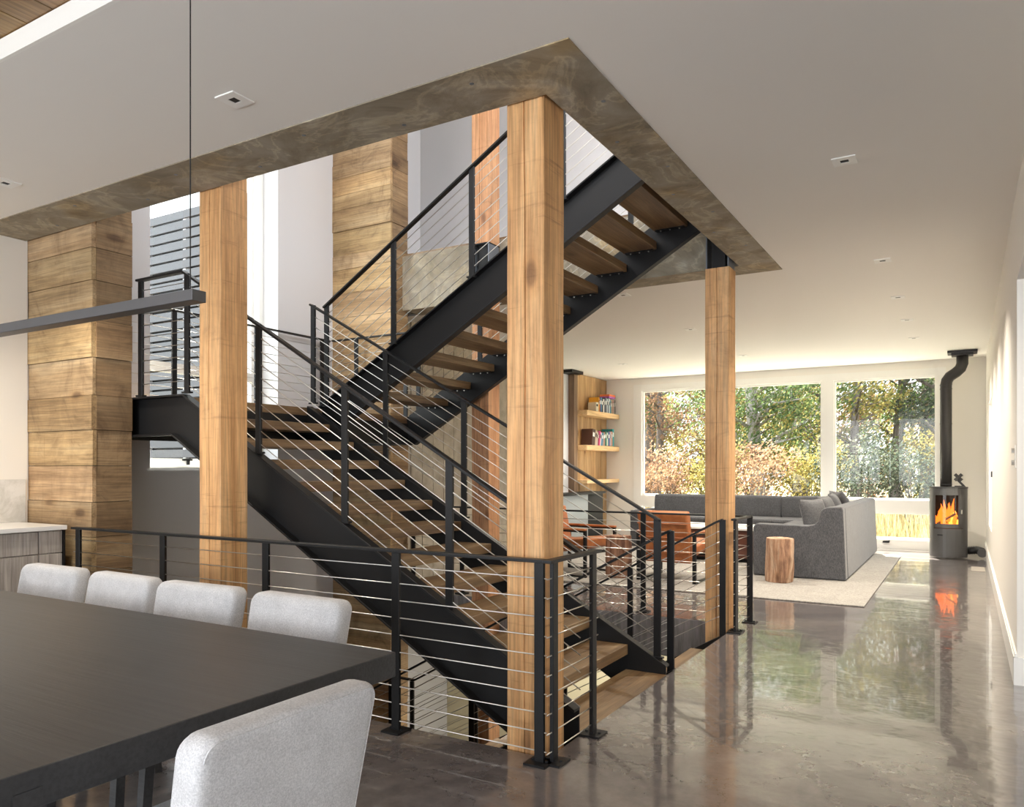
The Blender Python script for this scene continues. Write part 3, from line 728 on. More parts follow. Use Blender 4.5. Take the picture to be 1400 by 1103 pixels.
for i, (x, y, l) in enumerate(dpos):
    o = dl0 if i == 0 else copy_tree(dl0)
    o.location = (x, y, CEIL); o['label'] = l; o['group'] = 'square ceiling downlights'
    lp = bpy.data.lights.new('downlight_lamp', 'SPOT'); lp.energy = DL_W if y < 6 else DL_W * 2.4; lp.spot_size = math.radians(125); lp.spot_blend = .8; lp.shadow_soft_size = .03; lp.color = (1.0, .90, .76)
    lo = bpy.data.objects.new('downlight_lamp', lp); C.objects.link(lo); lo.parent = o; lo.location = (0, 0, -.02)

# ================================================================= LIVING ROOM
rug = MB().box(-5.2, -.835, 7.985, 12.93, .001, .014).build('rug', M['rug'], bev=.004); tag(rug, 'large beige wool rug under the sofa and armchairs', 'rug')
# plank wall behind the shelves
pw = thing('plank_wall_panel', 'upright reclaimed plank wall cladding behind the book shelves', 'wall cladding', (-6.13, 13.2, 0))
m = MB(); y = 12.47
for wd in (.27, .22, .30, .20, .24, .29):
    t = R.uniform(.75, 1.15); y2 = min(y + wd, 13.985)
    m.box(-6.139, -6.12 + R.uniform(-.004, .004), y, y2 - .004, .02, 3.05, (t, t * .97, t * .9)); y = y2
m.build('planks', M['barnz'], pw)
MB().box(-6.139, -6.02, 12.33, 12.468, 0, 3.0).build('edge_post', wood('dark edge post', 'z', (.12, .07, .04), (.2, .12, .07), (.28, .18, .1)), pw)
tag(MB().box(-6.139, -5.9, 12.0, 12.45, 3.0, 3.05).build('curtain_track', M['steel']), 'short black track at the ceiling beside the plank wall', 'track')
def booksrow(z, y, specs, shelf, lean=0, ws=1.0):
    for i, (wd, h, d, col, cn, ln) in enumerate(specs):
        wd *= ws
        name = 'book'
        root = thing(name, '%s book on the %s shelf, number %d from the stair side' % (cn, shelf, i + 1), 'book', (-5.98, y, z), 'books on the %s shelf' % shelf)
        root.rotation_euler = (ln, 0, 0)
        bx0, bx1 = -5.87 - d - .0, -5.87
        mt = mat('book ' + cn, col, .5)
        c_ = MB(); c_.box(bx0, bx1, y, y + .003, z, z + h).box(bx0, bx1, y + wd - .003, y + wd, z, z + h).box(bx1 - .003, bx1, y, y + wd, z, z + h); c_.build('cover', mt, root)
        MB().box(bx0 + .003, bx1 - .003, y + .003, y + wd - .003, z + .003, z + h - .004).build('pages', M['white'], root)
        MB().box(bx1, bx1 + .0008, y + wd * .2, y + wd * .8, z + h * .55, z + h * .8).build('title_band', M['white'] if sum(col) < 1 else M['dark'], root)
        y += wd + .004
    return y
shelfz = (('top', 2.372), ('middle', 1.742), ('bottom', 1.112))
for nme, zz in shelfz:
    o = MB().box(-6.115, -5.845, 12.50, 13.98, zz - .098 + (.03 if nme == 'bottom' else .005), zz).build('floating_shelf', M['shelf'], bev=.006)
    tag(o, {'top': 'thick pale wood floating shelf, topmost of three', 'middle': 'thick pale wood floating shelf, middle of three', 'bottom': 'thick pale wood floating shelf with nothing on it, lowest of three'}[nme], 'shelf', 'floating shelves by the window')
k_ = [((.03, .03, .06), 'navy'), ((.02, .02, .02), 'black'), ((.7, .68, .6), 'cream'), ((.05, .15, .3), 'blue'), ((.35, .4, .45), 'grey blue'), ((.5, .08, .05), 'red'), ((.06, .2, .22), 'teal'), ((.75, .75, .75), 'white')]
top = [(.10, .17, .16, (.62, .55, .42), 'thick cream', 0), (.035, .27, .2, (.75, .36, .03), 'orange', 0), (.025, .25, .18, (.4, .05, .04), 'dark red', 0), (.03, .27, .2, (.02, .08, .2), 'navy', 0), (.025, .27, .2, (.1, .3, .5), 'sky blue', 0), (.05, .26, .2, (.02, .02, .03), 'thick black', 0),
       (.045, .25, .2, (.72, .7, .66), 'thick white', 0), (.03, .26, .2, (.05, .05, .07), 'charcoal', 0), (.035, .285, .2, (.06, .08, .12), 'tall dark', 0), (.03, .28, .2, (.25, .27, .3), 'slate', 0), (.04, .27, .2, (.5, .55, .58), 'pale grey', 0), (.035, .29, .2, (.07, .12, .2), 'deep blue', 0),
       (.03, .28, .2, (.72, .72, .68), 'tall white', 0), (.03, .26, .2, (.12, .4, .6), 'bright blue', 0), (.045, .25, .2, (.1, .12, .11), 'dark green', 0), (.03, .27, .2, (.6, .5, .35), 'tan', 0), (.04, .26, .2, (.25, .05, .05), 'maroon', 0), (.03, .28, .2, (.5, .46, .42), 'stone grey', 0), (.04, .27, .2, (.02, .02, .02), 'black', 0)]
y = booksrow(2.373, 12.93, top, 'top', 0, 1.15)
mid = [(.09, .30, .22, (.07, .03, .02), 'big dark picture', -.12), (.05, .28, .2, (.55, .45, .32), 'leaning tan', -.12), (.03, .25, .2, (.6, .57, .5), 'leaning cream', -.12), (.03, .25, .2, (.35, .04, .05), 'leaning red', -.12), (.035, .27, .2, (.75, .08, .3), 'pink', -.2), (.03, .25, .2, (.7, .7, .68), 'leaning white', -.2), (.035, .25, .2, (.05, .2, .4), 'leaning blue', -.2),
       (.03, .25, .2, (.2, .3, .35), 'leaning slate blue', -.2), (.05, .26, .2, (.5, .28, .2), 'leaning brown', -.15), (.03, .27, .2, (.03, .06, .05), 'black green', 0), (.03, .27, .2, (.05, .3, .18), 'green', 0), (.035, .25, .2, (.7, .7, .6), 'ivory', 0), (.04, .27, .2, (.03, .15, .25), 'petrol blue', 0), (.03, .27, .2, (.3, .12, .35), 'violet', 0), (.03, .27, .2, (.55, .52, .5), 'light grey', 0), (.035, .28, .2, (.6, .2, .12), 'brick red', 0), (.05, .33, .22, (.02, .28, .28), 'tall teal', 0)]
y = booksrow(1.748, 12.75, mid, 'middle', 0, 1.45)
for nm_, z_, cc, lb in (('purple', 2.664, (.35, .1, .4), 'purple book lying flat on top of the upright top shelf books'), ('orange', 2.70, (.75, .18, .05), 'orange red book lying flat, uppermost on the top shelf')):
    y0_ = 13.52
    tag(MB().box(-6.06, -5.86, y0_, y0_ + .3, z_, z_ + .034).build('book', mat(nm_, cc, .5), bev=.004), lb, 'book')
# low fireplace unit
fpz = thing('fireplace_unit', 'low grey and black fireplace unit against the plank wall', 'fireplace', (-5.8, 12.4, 0))
MB().box(-6.01, -5.72, 11.2, 13.05, .86, .90).build('mantel_slab', M['steel'], fpz, bev=.003)
MB().box(-6.01, -5.76, 11.2, 12.35, .0, .86).build('side_panel', mat('blue grey panel', (.42, .46, .48), .6), fpz)
MB().box(-6.01, -5.76, 12.355, 13.0, .1, .86).build('firebox', M['dark'], fpz)
MB().box(-6.01, -5.74, 12.355, 13.02, .0, .1).build('plinth', M['barnz'] if False else M['stumpd'], fpz)
# coffee table
ct = thing('coffee_table', 'low dark red wood box coffee table with white top', 'table', (-3.0, 11.2, 0))
MB().box(-3.7, -2.5, 10.75, 11.6, .07, .46).build('body', M['rosewood'], ct, bev=.005)
MB().box(-3.72, -2.48, 10.73, 11.62, .461, .49).build('table_top', M['white'], ct, bev=.004)
MB().box(-3.6, -2.6, 10.85, 11.5, .015, .07).build('plinth', M['steel'], ct)
# sofa
sf = thing('sectional_sofa', 'large charcoal grey slipcovered corner sofa facing the armchairs', 'sofa', (-2.9, 12.2, 0))
def skirt(pts, z0, z1, name, folds=.006):
    m = MB(); ring_ = []
    P_ = []
    for (x0_, y0_), (x1_, y1_) in zip(pts, pts[1:] + pts[:1]):
        L = math.hypot(x1_ - x0_, y1_ - y0_); k = max(2, int(L / .06))
        nx_, ny_ = (y1_ - y0_) / L, -(x1_ - x0_) / L
        for i in range(k): P_.append((x0_ + (x1_ - x0_) * i / k, y0_ + (y1_ - y0_) * i / k, nx_, ny_))
    n_ = len(P_); zs = [z0, z0 + .12, z0 + .3, z1 - .05, z1]
    vs = []
    for zi, z in enumerate(zs):
        amp = folds * (1 - (z - z0) / (z1 - z0)) * 1.8
        for i, (x, y, nx_, ny_) in enumerate(P_):
            o_ = amp * mnoise.noise(Vector((i * .55, 3.1, z))) + .012 * (1 - (z - z0) / (z1 - z0))
            vs.append((x + nx_ * o_, y + ny_ * o_, z))
    fs = [(a * n_ + i, a * n_ + (i + 1) % n_, (a + 1) * n_ + (i + 1) % n_, (a + 1) * n_ + i) for a in range(len(zs) - 1) for i in range(n_)]
    fs.append(tuple(range(n_ - 1, -1, -1))); fs.append(tuple((len(zs) - 1) * n_ + i for i in range(n_)))
    m.add(vs, fs); return m.build(name, M['sofa'], sf, smooth=False, fix=True)
# side (right) run: back plane x=-1.22, near end y=9.62
XB, YE = -1.225, 9.60
skirt([(-2.24, YE + .16), (-1.40, YE + .16), (-1.40, 13.15), (-2.24, 13.15)], .02, .40, 'base')
skirt([(-4.7, 12.1), (-2.24, 12.1), (-2.24, 13.15), (-4.7, 13.15)], .02, .40, 'base')
# near end arm with the swooping top
m = MB(); prof = [(-2.25, .02), (-2.25, .60), (-2.235, .635), (-2.20, .65), (-1.62, .645), (-1.545, .66), (-1.50, .70), (-1.485, .76), (-1.47, .82), (-1.44, .855), (-1.39, .87), (-1.25, .875), (XB - .005, .86), (XB, .83), (XB + .03, .02)]
m.prism_y(prof, YE, YE + .17); m.build('arm', M['sofa'], sf, bev=.018, seg=3, smooth=True)
m = MB().add([(XB + .035, YE + .17, .02), (XB, YE + .17, .86), (XB - .17, YE + .17, .865), (XB - .17, YE + .17, .02), (XB + .035, 13.2, .02), (XB, 13.2, .86), (XB - .17, 13.2, .865), (XB - .17, 13.2, .02)],
             [(0, 1, 2, 3), (7, 6, 5, 4), (0, 4, 5, 1), (1, 5, 6, 2), (2, 6, 7, 3), (0, 3, 7, 4)]); m.build('side_back', M['sofa'], sf, bev=.025, seg=3, smooth=True, fix=True)
MB().box(-4.7, XB - .17, 13.05, 13.22, .02, .80).build('rear_back', M['sofa'], sf, bev=.025, seg=3, smooth=True)
MB().box(-4.87, -4.7, 12.1, 13.22, .02, .62).build('arm', M['sofa'], sf, bev=.025, seg=3, smooth=True)
for x0_, x1_ in ((-4.69, -3.62), (-3.61, -2.56), (-2.55, -1.58)):
    rbox('back_cushion', x0_, x1_, 12.80, 13.04, .52, .87, M['sofa'], sf, .045, 4, .05)
for x0_, x1_ in ((-4.69, -3.62), (-3.61, -2.56), (-2.55, -1.42)):
    rbox('seat_cushion', x0_, x1_, 12.12, 12.9, .40, .54, M['sofa'], sf, .04, 4, .04)
for y0_, y1_ in ((YE + .18, 10.9), (10.91, 12.1)):
    rbox('seat_cushion', -2.24, -1.42, y0_, y1_, .40, .54, M['sofa'], sf, .04, 4, .04)
def pillow(loc, rot, s, label):
    bm = bmesh.new(); bmesh.ops.create_grid(bm, x_segments=12, y_segments=12, size=.5)
    top_ = [(v.co.x, v.co.y) for v in bm.verts]; bm.free()
    m = MB(); n_ = 13; vs = []
    for sgn in (1, -1):
        for j in range(n_):
            for i in range(n_):
                u, v_ = i / 12 * 2 - 1, j / 12 * 2 - 1
                th = .16 * (max(0, (1 - u ** 4) * (1 - v_ ** 4))) ** .55
                pin = 1 - .06 * (1 - abs(u * v_))
                vs.append((u * .5 * pin, v_ * .5 * pin, sgn * th))
    fs = []
    for b0, rev in ((0, False), (n_ * n_, True)):
        for j in range(n_ - 1):
            for i in range(n_ - 1):
                q_ = (b0 + j * n_ + i, b0 + j * n_ + i + 1, b0 + (j + 1) * n_ + i + 1, b0 + (j + 1) * n_ + i)
                fs.append(q_[::-1] if rev else q_)
    m.add([(x * s, y * s, z * s) for x, y, z in vs], fs)
    o = m.build('throw_pillow', M['pillow'], smooth=True); bmx = bmesh.new(); bmx.from_mesh(o.data); bmesh.ops.remove_doubles(bmx, verts=bmx.verts, dist=.0005); bmx.to_mesh(o.data); bmx.free()
    o.location = loc; o.rotation_euler = rot; tag(o, label, 'pillow', 'throw pillows on the corner sofa'); return o
pillow((-1.60, 9.98, .735), (math.radians(75), 0, math.radians(62)), .44, 'dark throw pillow leaning against the near sofa arm')
pillow((-1.55, 10.75, .74), (math.radians(70), 0, math.radians(80)), .46, 'second dark throw pillow along the sofa side back')
pillow((-1.54, 11.45, .75), (math.radians(68), 0, math.radians(92)), .48, 'third throw pillow along the sofa side back')
pillow((-1.60, 12.35, .76), (math.radians(68), 0, math.radians(120)), .48, 'throw pillow in the sofa corner by the window')
# stumps
def stump(cx, cy, r, h, mt, label, sq=False):
    m = MB(); n_ = 28; rows = 9; vs = []
    for j in range(rows):
        z = .014 + h * j / (rows - 1)
        for k in range(n_):
            a = 2 * math.pi * k / n_
            rr = r * (1 + .20 * mnoise.noise(Vector((math.cos(a) * 1.3 + cx, math.sin(a) * 1.3, z * 2.4))) + .10 * mnoise.noise(Vector((math.cos(a) * 6, math.sin(a) * 6 + cy, z * 2.5))))
            rr *= 1 + .06 * math.sin(z / h * 3.0)
            if sq: rr *= 1 / max(abs(math.cos(a)), abs(math.sin(a))) ** .7
            vs.append((cx + rr * math.cos(a), cy + rr * math.sin(a), z))
    fs = [(j * n_ + k, j * n_ + (k + 1) % n_, (j + 1) * n_ + (k + 1) % n_, (j + 1) * n_ + k) for j in range(rows - 1) for k in range(n_)]
    fs.append(tuple(range(n_ - 1, -1, -1))); fs.append(tuple((rows - 1) * n_ + k for k in range(n_)))
    m.add(vs, fs); return tag(m.build('log_stool', mt, bev=.006), label, 'stool', 'log stools')
stump(-1.86, 9.22, .150, .505, M['stump'], 'pale bare-wood log stool in front of the sofa end')
stump(-3.62, 8.62, .125, .50, M['stumpd'], 'dark brown square-hewn log stool between the armchairs', True)
# armchairs
def armchair(label, loc, rz):
    root = thing('armchair', label, 'chair', loc, None, rz)
    def L(m, name, mt, **k):   # local geometry -> build relative to origin
        me = m.build(name, mt, None, **k); me.parent = root; return me
    for sx in (-1, 1):
        x = sx * .34
        m = MB(); m.box(x - .02, x + .02, -.36, -.33, 0, .56).box(x - .02, x + .02, .33, .36, 0, .56).box(x - .02, x + .02, -.36, .36, 0, .022).box(x - .02, x + .02, -.36, .36, .54, .56)
        L(m, 'side_frame', M['steel']); L(MB().box(x - .03, x + .03, -.34, .36, .561, .585), 'armrest', M['leather'], bev=.008)
    L(MB().box(-.34, .34, -.30, -.27, .26, .29).box(-.34, .34, .27, .30, .26, .29), 'cross_bar', M['steel'])
    m = MB(); m.add([(-.30, -.30, .28), (.30, -.30, .28), (.30, .36, .34), (-.30, .36, .34), (-.30, -.30, .41), (.30, -.30, .41), (.30, .36, .47), (-.30, .36, .47)], [(0, 3, 2, 1), (4, 5, 6, 7), (0, 1, 5, 4), (2, 3, 7, 6), (0, 4, 7, 3), (1, 2, 6, 5)])
    L(m, 'seat_cushion', M['leather'], bev=.03, seg=3, smooth=True)
    m = MB(); m.add([(-.30, -.34, .22), (.30, -.34, .22), (.30, -.24, .24), (-.30, -.24, .24), (-.30, -.50, .80), (.30, -.50, .80), (.30, -.37, .83), (-.30, -.37, .83)], [(0, 3, 2, 1), (4, 5, 6, 7), (0, 1, 5, 4), (2, 3, 7, 6), (0, 4, 7, 3), (1, 2, 6, 5)])
    L(m, 'back_cushion', M['leather'], bev=.025, seg=3, smooth=True)
    m = MB()
    for z in (.35, .52, .68): m.tube([(-.30, -.345 - (z - .22) * .276, z), (.30, -.345 - (z - .22) * .276, z)], .008, 6)
    L(m, 'seam', M['leather'])
    return root
armchair('tan leather armchair seen from behind, near the far right column', (-2.97, 8.86, .014), math.radians(-2))
armchair('tan leather armchair in profile beside the dark log stool', (-4.22, 8.72, .014), math.radians(-98))

# ================================================================= STOVE
SX, SY = -.225, 13.10
st = thing('wood_stove', 'tall dark grey wood burning stove with a lit fire behind glass', 'stove', (SX, SY, 0))
def local(px, py, a):    # rotate about stove centre
    return (SX + px * math.cos(a) - py * math.sin(a), SY + px * math.sin(a) + py * math.cos(a))
A = math.radians(8)
def outline(s=1.0, n_=40):
    pts = []
    for k in range(n_):
        t = 2 * math.pi * k / n_; ex = .78
        x = math.copysign(abs(math.cos(t)) ** ex, math.cos(t)) * .245 * s; y = math.copysign(abs(math.sin(t)) ** ex, math.sin(t)) * .235 * s
        pts.append(local(x, y, A))
    return pts
# body with a front firebox opening: sides + rear
n_ = 40; o_ = outline(); front = [k for k in range(n_) if 24 <= k < 34]
body = MB()
vs = []; lv = [.02, .42, .44, .98, 1.03]
for z in lv: vs += [(x, y, z) for x, y in o_]
fs = []
for j in range(4):
    for k in range(n_):
        if j == 2 and k in front: continue
        fs.append((j * n_ + k, j * n_ + (k + 1) % n_, (j + 1) * n_ + (k + 1) % n_, (j + 1) * n_ + k))
fs.append(tuple(range(n_ - 1, -1, -1))); fs.append(tuple(4 * n_ + k for k in range(n_)))
body.add(vs, fs); body.build('body', M['stove'], st)
MB().prism_z(outline(1.03), 1.03, 1.05).build('top_plate', M['flue'], st)
# firebox interior
ins = outline(.93); m = MB(); vs = [(x, y, .44) for x, y in ins] + [(x, y, .975) for x, y in ins]
m.add(vs, [(k, (k + 1) % n_, (k + 1) % n_ + n_, k + n_) for k in range(n_) if k not in front] + [tuple(range(n_)), tuple(range(2 * n_ - 1, n_ - 1, -1))]); m.build('firebox', M['dark'], st)
# door frame and glass following the curved front
out2 = outline(1.02); fr_ = MB()
def seg(k0, k1, z0, z1, s0, s1, mb):
    oa, ob = outline(s0), outline(s1)
    for k in range(k0, k1):
        a0, a1, b0, b1 = oa[k % n_], oa[(k + 1) % n_], ob[k % n_], ob[(k + 1) % n_]
        vs = [(*a0, z0), (*a1, z0), (*b1, z0), (*b0, z0), (*a0, z1), (*a1, z1), (*b1, z1), (*b0, z1)]
        mb.add(vs, [(0, 3, 2, 1), (4, 5, 6, 7), (0, 1, 5, 4), (2, 3, 7, 6), (0, 4, 7, 3), (1, 2, 6, 5)])
seg(24, 34, .45, .51, 1.0, 1.03, fr_); seg(24, 34, .93, .985, 1.0, 1.03, fr_); seg(24, 25, .45, .985, 1.0, 1.03, fr_); seg(32, 34, .45, .985, 1.0, 1.03, fr_)
dr = fr_.build('door', M['stove'], st)
g = MB(); seg(24, 33, .51, .93, 1.005, 1.012, g); g.build('door_glass', glassmat('stove glass', (.9, .88, .85)), dr)
hx, hy = outline(1.05)[33]; MB().tube([(hx, hy, .66), (hx, hy, .72)], .012, 8).build('door_handle', M['cable'], dr)
g = MB(); seg(24, 34, .05, .425, 1.0, 1.025, g); lowd = g.build('lower_door', M['stove'], st)
g = MB(); seg(26, 28, .335, .355, 1.02, 1.032, g); g.build('vent_slot', M['dark'], lowd)
# flames + logs
fl = MB(); rr = random.Random(3)
for i in range(16):
    bx = SX - .02 + rr.uniform(-.13, .13); by = SY - .10 + rr.uniform(-.06, .05); hgt = rr.uniform(.16, .40) * (1.1 - abs(bx - SX - .02) * 3)
    pts = [(bx + .03 * math.sin(t * 2.2 + i) * t, by, .50 + hgt * t) for t in (0, .25, .5, .75, 1)]
    fl.tube(pts, [.022, .034, .026, .014, .002], 7)
fl.build('flame', M['fire'], st, smooth=True)
fl = MB()
for i in range(9):
    bx = SX + rr.uniform(-.10, .12); by = SY - .12 + rr.uniform(-.03, .03); hgt = rr.uniform(.08, .2)
    fl.tube([(bx + .02 * math.sin(t * 3 + i) * t, by, .50 + hgt * t) for t in (0, .3, .6, 1)], [.02, .026, .014, .002], 7)
fl.build('flame_core', M['fire2'], st, smooth=True)
MB().tube([(SX - .14, SY - .14, .50), (SX + .10, SY - .15, .66)], .018, 8).tube([(SX - .12, SY - .1, .48), (SX + .13, SY - .12, .60)], .022, 8).build('log', M['stumpd'], st)
# flue pipe
px0, py0 = SX - .03, SY + .02
pts = [(px0, py0, 1.05), (px0, py0, 2.0), (px0, py0, 2.56), (px0 + .012, py0, 2.63), (px0 + .05, py0, 2.69), (px0 + .13, py0, 2.745), (px0 + .185, py0, 2.80), (px0 + .21, py0, 2.87), (px0 + .21, py0, 3.0)]
MB().tube(pts, .078, 24).build('flue_pipe', M['flue'], st, smooth=True)
cl = MB()
for z in (1.08, 1.98, 2.50, 2.56): cl.tube([(px0, py0, z), (px0, py0, z + .012)], .082, 24)
cl.build('collar', M['flue'], st)
MB().box(px0 + .21 - .19, px0 + .21 + .19, py0 - .17, py0 + .17, 3.02, 3.05).box(px0 + .21 - .14, px0 + .21 + .14, py0 - .13, py0 + .13, 2.985, 3.02).build('ceiling_plate', M['flue'], st)
fan = thing('stove_fan', 'small black heat fan standing on top of the stove', 'fan', (SX + .14, SY + .05, 1.05))
MB().box(SX + .08, SX + .22, SY + .02, SY + .08, 1.05, 1.065).bar((SX + .20, SY + .05, 1.06), (SX + .12, SY + .05, 1.15), .03, .03, side=(0, 1, 0)).build('stand', M['flue'], fan)
m = MB()
for k in range(4):
    a = math.pi / 4 + k * math.pi / 2
    m.bar((SX + .13, SY - .0, 1.19), (SX + .13 + .065 * math.cos(a), SY - .01, 1.19 + .065 * math.sin(a)), .01, .045, side=(0, 1, 0))
m.build('blade', M['flue'], fan); MB().tube([(SX + .13, SY - .02, 1.19), (SX + .13, SY + .06, 1.19)], .02, 10).build('hub', M['flue'], fan)
ai = thing('air_duct', 'ribbed black air duct elbow on the floor behind the stove', 'duct', (.12, 13.3, 0))
pts = [(.0, 13.32, .09), (.08, 13.32, .10), (.15, 13.31, .11), (.20, 13.26, .10), (.205, 13.16, .08)]
MB().tube(pts, .055, 14).build('duct', M['flue'], ai, smooth=True)
m = MB()
for i in range(5): m.tube([(.01 + .03 * i, 13.32, .092 + .003 * i), (.02 + .03 * i, 13.32, .093 + .003 * i)], .062, 14)
m.build('rib', M['flue'], ai); MB().tube([(.205, 13.17, .08), (.205, 13.14, .078)], .062, 14).build('end_cap', M['stove'], ai)
tag(MB().box(.06, .21, 11.5, 12.0, .001, .006).build('floor_register', mat('pewter grille', (.42, .38, .33), .4, .3)), 'small metal floor register near the right wall', 'vent')
sw = thing('light_switch', 'white wall plate with two round knobs at the end of the right wall', 'switch', (.27, 5.74, 1.4))
MB().box(.262, .27, 5.70, 5.78, 1.33, 1.475).build('plate', M['white'], sw, bev=.003)
for z in (1.365, 1.44): MB().tube([(.262, 5.74, z), (.246, 5.74, z)], .016, 12).build('knob', M['cable'], sw)
tag(MB().box(.255, .27, 10.7, 10.8, 1.22, 1.29).build('thermostat', M['ext']), 'tiny grey thermostat on the right wall near the stove', 'thermostat')

# ================================================================= OUTSIDE
struct(MB().box(-60, 40, 14.25, 80, -.12, -.05).box(-60, WX0, 2, 14.25, -.12, -.05).build('ground', M['ground']))
tag(MB().box(-9, 3, 14.26, 15.75, -.05, -.02).build('bounce_strip', mat('pale bounce surface', (.80, .77, .70), .8)), 'added pale strip bouncing sunlight in at the window wall', 'reflector')  # added out of sight to bounce sunlight up onto the living room ceiling
# slatted fence seen through the left window
sfn = thing('slatted_fence', 'grey horizontal slat screen wall outside the left window', 'fence', (-11, 7, 0))
m = MB(); z = .2
while z < 5.0:
    m.box(-13.5, -6.9, 6.98, 7.01, z, z + .112); z += .142
m.build('slat_panel', M['ext'], sfn); MB().box(-13.5, -6.9, 7.09, 7.14, .0, 5.02).build('backing_wall', M['dark'], sfn)
for x in (-13.3, -12.3, -11.3, -10.45, -9.6, -8.8, -7.9, -7.0):
    MB().box(x - .03, x + .03, 7.01, 7.07, 0, 5.05).build('post', M['wallcool'], sfn)
# trees
def leaves(m, cen, rad, n_, size, rr):
    vs = []; fs = []
    for i in range(n_):
        while True:
            p = Vector((rr.uniform(-1, 1), rr.uniform(-1, 1), rr.uniform(-1, 1)))
            if p.length < 1: break
        p = Vector((cen[0] + p.x * rad[0], cen[1] + p.y * rad[1], cen[2] + p.z * rad[2]))
        a = Vector((rr.gauss(0, 1), rr.gauss(0, 1), rr.gauss(0, 1))).normalized(); b_ = a.orthogonal().normalized(); s = size * rr.uniform(.6, 1.4)
        c_ = a.cross(b_) * .6
        k = len(vs); vs += [p - b_ * s, p + c_ * s * .8, p + b_ * s, p - c_ * s * .8]; fs.append((k, k + 1, k + 2, k + 3))
    m.add(vs, fs)
def make_tree(name, x, y, h, r, lm, bk, label, seed, nl=5200, lean=0, cz=.62, group='trees beyond the window'):
    rr = random.Random(seed); root = thing(name, label, 'tree', (x, y, 0), group)
    tr = MB(); top_ = Vector((x + lean, y, h * .85)); pts = []; rad = []
    for i in range(9):
        t = i / 8; pts.append((x + lean * t + .12 * math.sin(t * 5 + seed), y + .1 * math.cos(t * 4 + seed), h * .85 * t)); rad.append(r * (1 - .8 * t) + .01)
    tr.tube(pts, rad, 9)
    tips = []
    for i in range(26):
        t = rr.uniform(.12, .95); k = min(int(t * 8), 7); p = Vector(pts[k]).lerp(Vector(pts[k + 1]), t * 8 - k)
        a = rr.uniform(0, 2 * math.pi); L_ = rr.uniform(.9, 2.4) * (1.15 - t * .5)
        q1 = p + Vector((math.cos(a) * L_ * .5, math.sin(a) * L_ * .5, L_ * .25)); q2 = q1 + Vector((math.cos(a + .3) * L_ * .5, math.sin(a + .3) * L_ * .5, L_ * rr.uniform(.0, .45)))
        r0 = r * (1 - .8 * t) * .38; tr.tube([p, q1, q2], [r0, r0 * .6, .008], 5); tips += [q1, q2]
        for _ in range(3):
            q3 = q2 + Vector((rr.uniform(-.7, .7), rr.uniform(-.7, .7), rr.uniform(-.2, .6))); tr.tube([q1.lerp(q2, .5), q3], [.018, .005], 4); tips.append(q3)
    tr.build('trunk', bk, root, smooth=True)
    fo = MB()
    for tp in tips: leaves(fo, tp, (.62, .62, .42), nl // len(tips), .052, rr)
    fo.build('foliage', lm, root)
    return root
T_ = [(-8.6, 23, 9, .20, 'leafg', 'bark', 'green tree seen at the left end of the window'), (-7.1, 19.5, 8, .13, 'leafo', 'bark', 'slender tree with orange leaves in the left pane'),
      (-6.0, 22.5, 9, .22, 'leafy', 'bark', 'yellow leaved tree behind the left pane'), (-4.35, 18.6, 8.5, .20, 'leafg', 'bark2', 'pale forked trunk right of the far timber column'),
      (-3.1, 21.5, 8, .22, 'leafg', 'bark', 'dark trunked evergreen in the middle pane'), (-2.15, 19.5, 8, .12, 'leafy', 'bark', 'thin twin-like yellow tree just right of the mullion'),
      (-1.4, 20.8, 8, .15, 'leafg', 'bark', 'green tree in the left half of the right pane'), (-.45, 19.8, 9, .20, 'leafd', 'bark', 'thick grey trunk right of centre in the right pane'),
      (.7, 21, 9, .2, 'leafg', 'bark', 'green tree behind the stove pipe'), (-11, 27, 10, .25, 'leafy', 'bark', 'distant yellow tree at the far left'), (-5.0, 28, 11, .3, 'leafy', 'bark', 'distant yellow tree behind the middle pane'),
      (-1.0, 29, 11, .3, 'leafo', 'bark', 'distant orange tree behind the right pane'), (-8.5, 30, 11, .3, 'leafg', 'bark', 'distant green tree behind the left pane'), (2.6, 27, 10, .25, 'leafd', 'bark', 'distant dark tree at the right end')]
for i, (x, y, h, r, lm, bk, lab) in enumerate(T_):
    make_tree('tree', x * (y + 3.4) / y, y + 3.4, h * 1.08, r * 1.1, M[lm], M[bk], lab, 11 + i, nl=9500 if y < 25 else 12000)
S_ = [(-7.6, 17.6, 'leafo'), (-6.2, 17.2, 'leafo'), (-5.1, 18.0, 'leafy'), (-4.0, 17.3, 'leafo'), (-2.9, 17.8, 'leafy'), (-1.9, 17.2, 'leafd'), (-.9, 17.5, 'leafd'), (.1, 17.2, 'leafd'), (1.2, 17.8, 'leafg'), (-9.2, 18.5, 'leafy')]
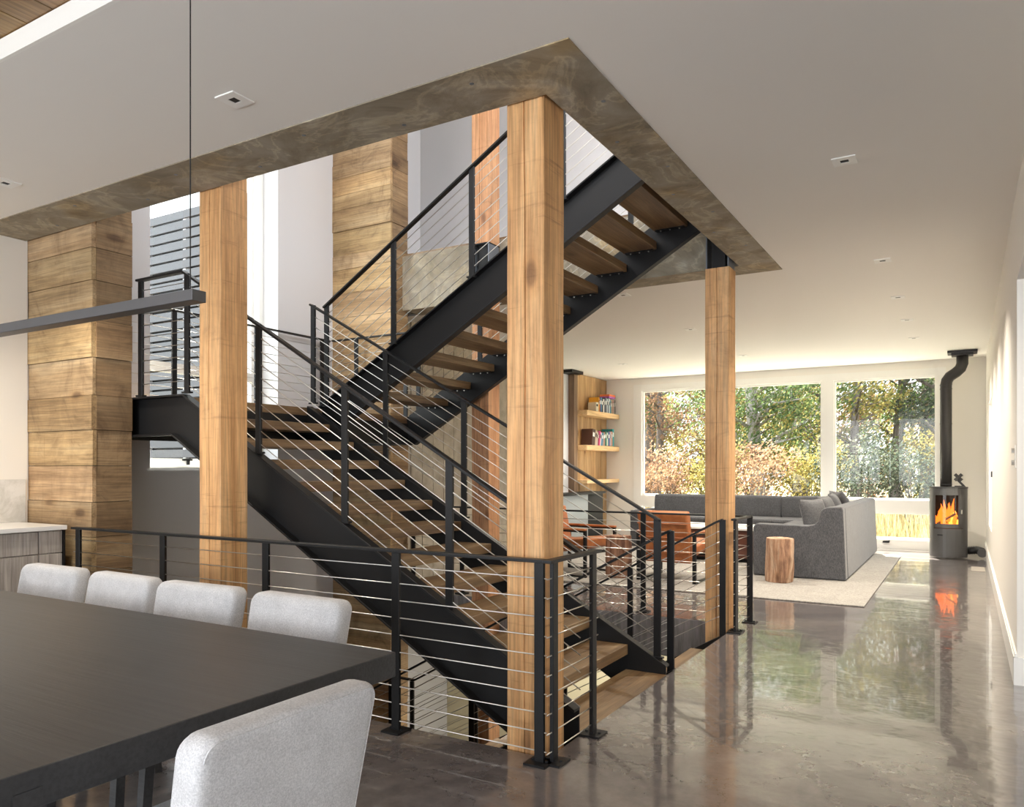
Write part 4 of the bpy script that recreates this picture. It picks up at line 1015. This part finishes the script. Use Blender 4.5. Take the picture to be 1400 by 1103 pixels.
nmz = ['orange shrub left of the left pane', 'red-orange shrub in the left pane', 'yellow shrub behind the far column', 'red-brown shrub under the pale forked tree', 'yellow shrub left of the mullion', 'grey-green shrub just right of the mullion', 'dark shrub in the middle of the right pane', 'dark shrub left of the stove pipe', 'green shrub hidden by the stove pipe', 'yellow shrub at the far left']
for i, ((x, y, lm), lab) in enumerate(zip(S_, nmz)):
    root = thing('shrub', lab, 'shrub', (x, y, 0), 'shrubs beyond the window'); rr = random.Random(90 + i)
    st_ = MB(); fo = MB()
    for k in range(16):
        a = rr.uniform(0, 6.28); q = Vector((x + math.cos(a) * rr.uniform(.2, .75), y + math.sin(a) * .6, rr.uniform(.7, 1.7)))
        st_.tube([(x + rr.uniform(-.1, .1), y, -.05), (x + (q.x - x) * .5, y + (q.y - y) * .4, q.z * .55), q], [.016, .01, .004], 4)
        leaves(fo, q, (.42, .42, .36), 170, .036, rr)
    st_.build('stem', M['bark'], root); fo.build('foliage', M[lm], root)
for i in range(11):
    rr = random.Random(300 + i); x = -13.5 + i * 1.75 + rr.uniform(-.3, .3); y = 28.5 + rr.uniform(-1, 1)
    root = thing('shrub', 'distant autumn bush beyond the trees, number %d from the left' % (i + 1), 'shrub', (x, y, 0), 'distant bushes beyond the trees')
    st_ = MB(); fo = MB()
    for k in range(14):
        q = Vector((x + rr.uniform(-1.2, 1.2), y + rr.uniform(-.6, .6), rr.uniform(.4, 3.4)))
        st_.tube([(x + rr.uniform(-.2, .2), y, -.05), (x + (q.x - x) * .5, y, q.z * .5), q], [.03, .02, .005], 4)
        leaves(fo, q, (.7, .5, .6), 160, .075, rr)
    st_.build('stem', M['bark'], root); fo.build('foliage', M['leafy' if i % 3 else 'leafo'], root)
# tall dry grass strip
g = MB(); rr = random.Random(5); vs = []; fs = []
for i in range(9000):
    x = rr.uniform(-7, 2.2); y = rr.uniform(15.4, 18.2); h = rr.uniform(.25, .75); dx = rr.uniform(-.12, .12); dy = rr.uniform(-.1, .1); k = len(vs)
    vs += [(x - .006, y, -.05), (x + .006, y, -.05), (x + dx, y + dy, h)]; fs.append((k, k + 1, k + 2))
g.add(vs, fs); tag(g.build('tall_grass', M['grass']), 'tall dry golden grass just outside the windows', 'grass', kind='stuff')
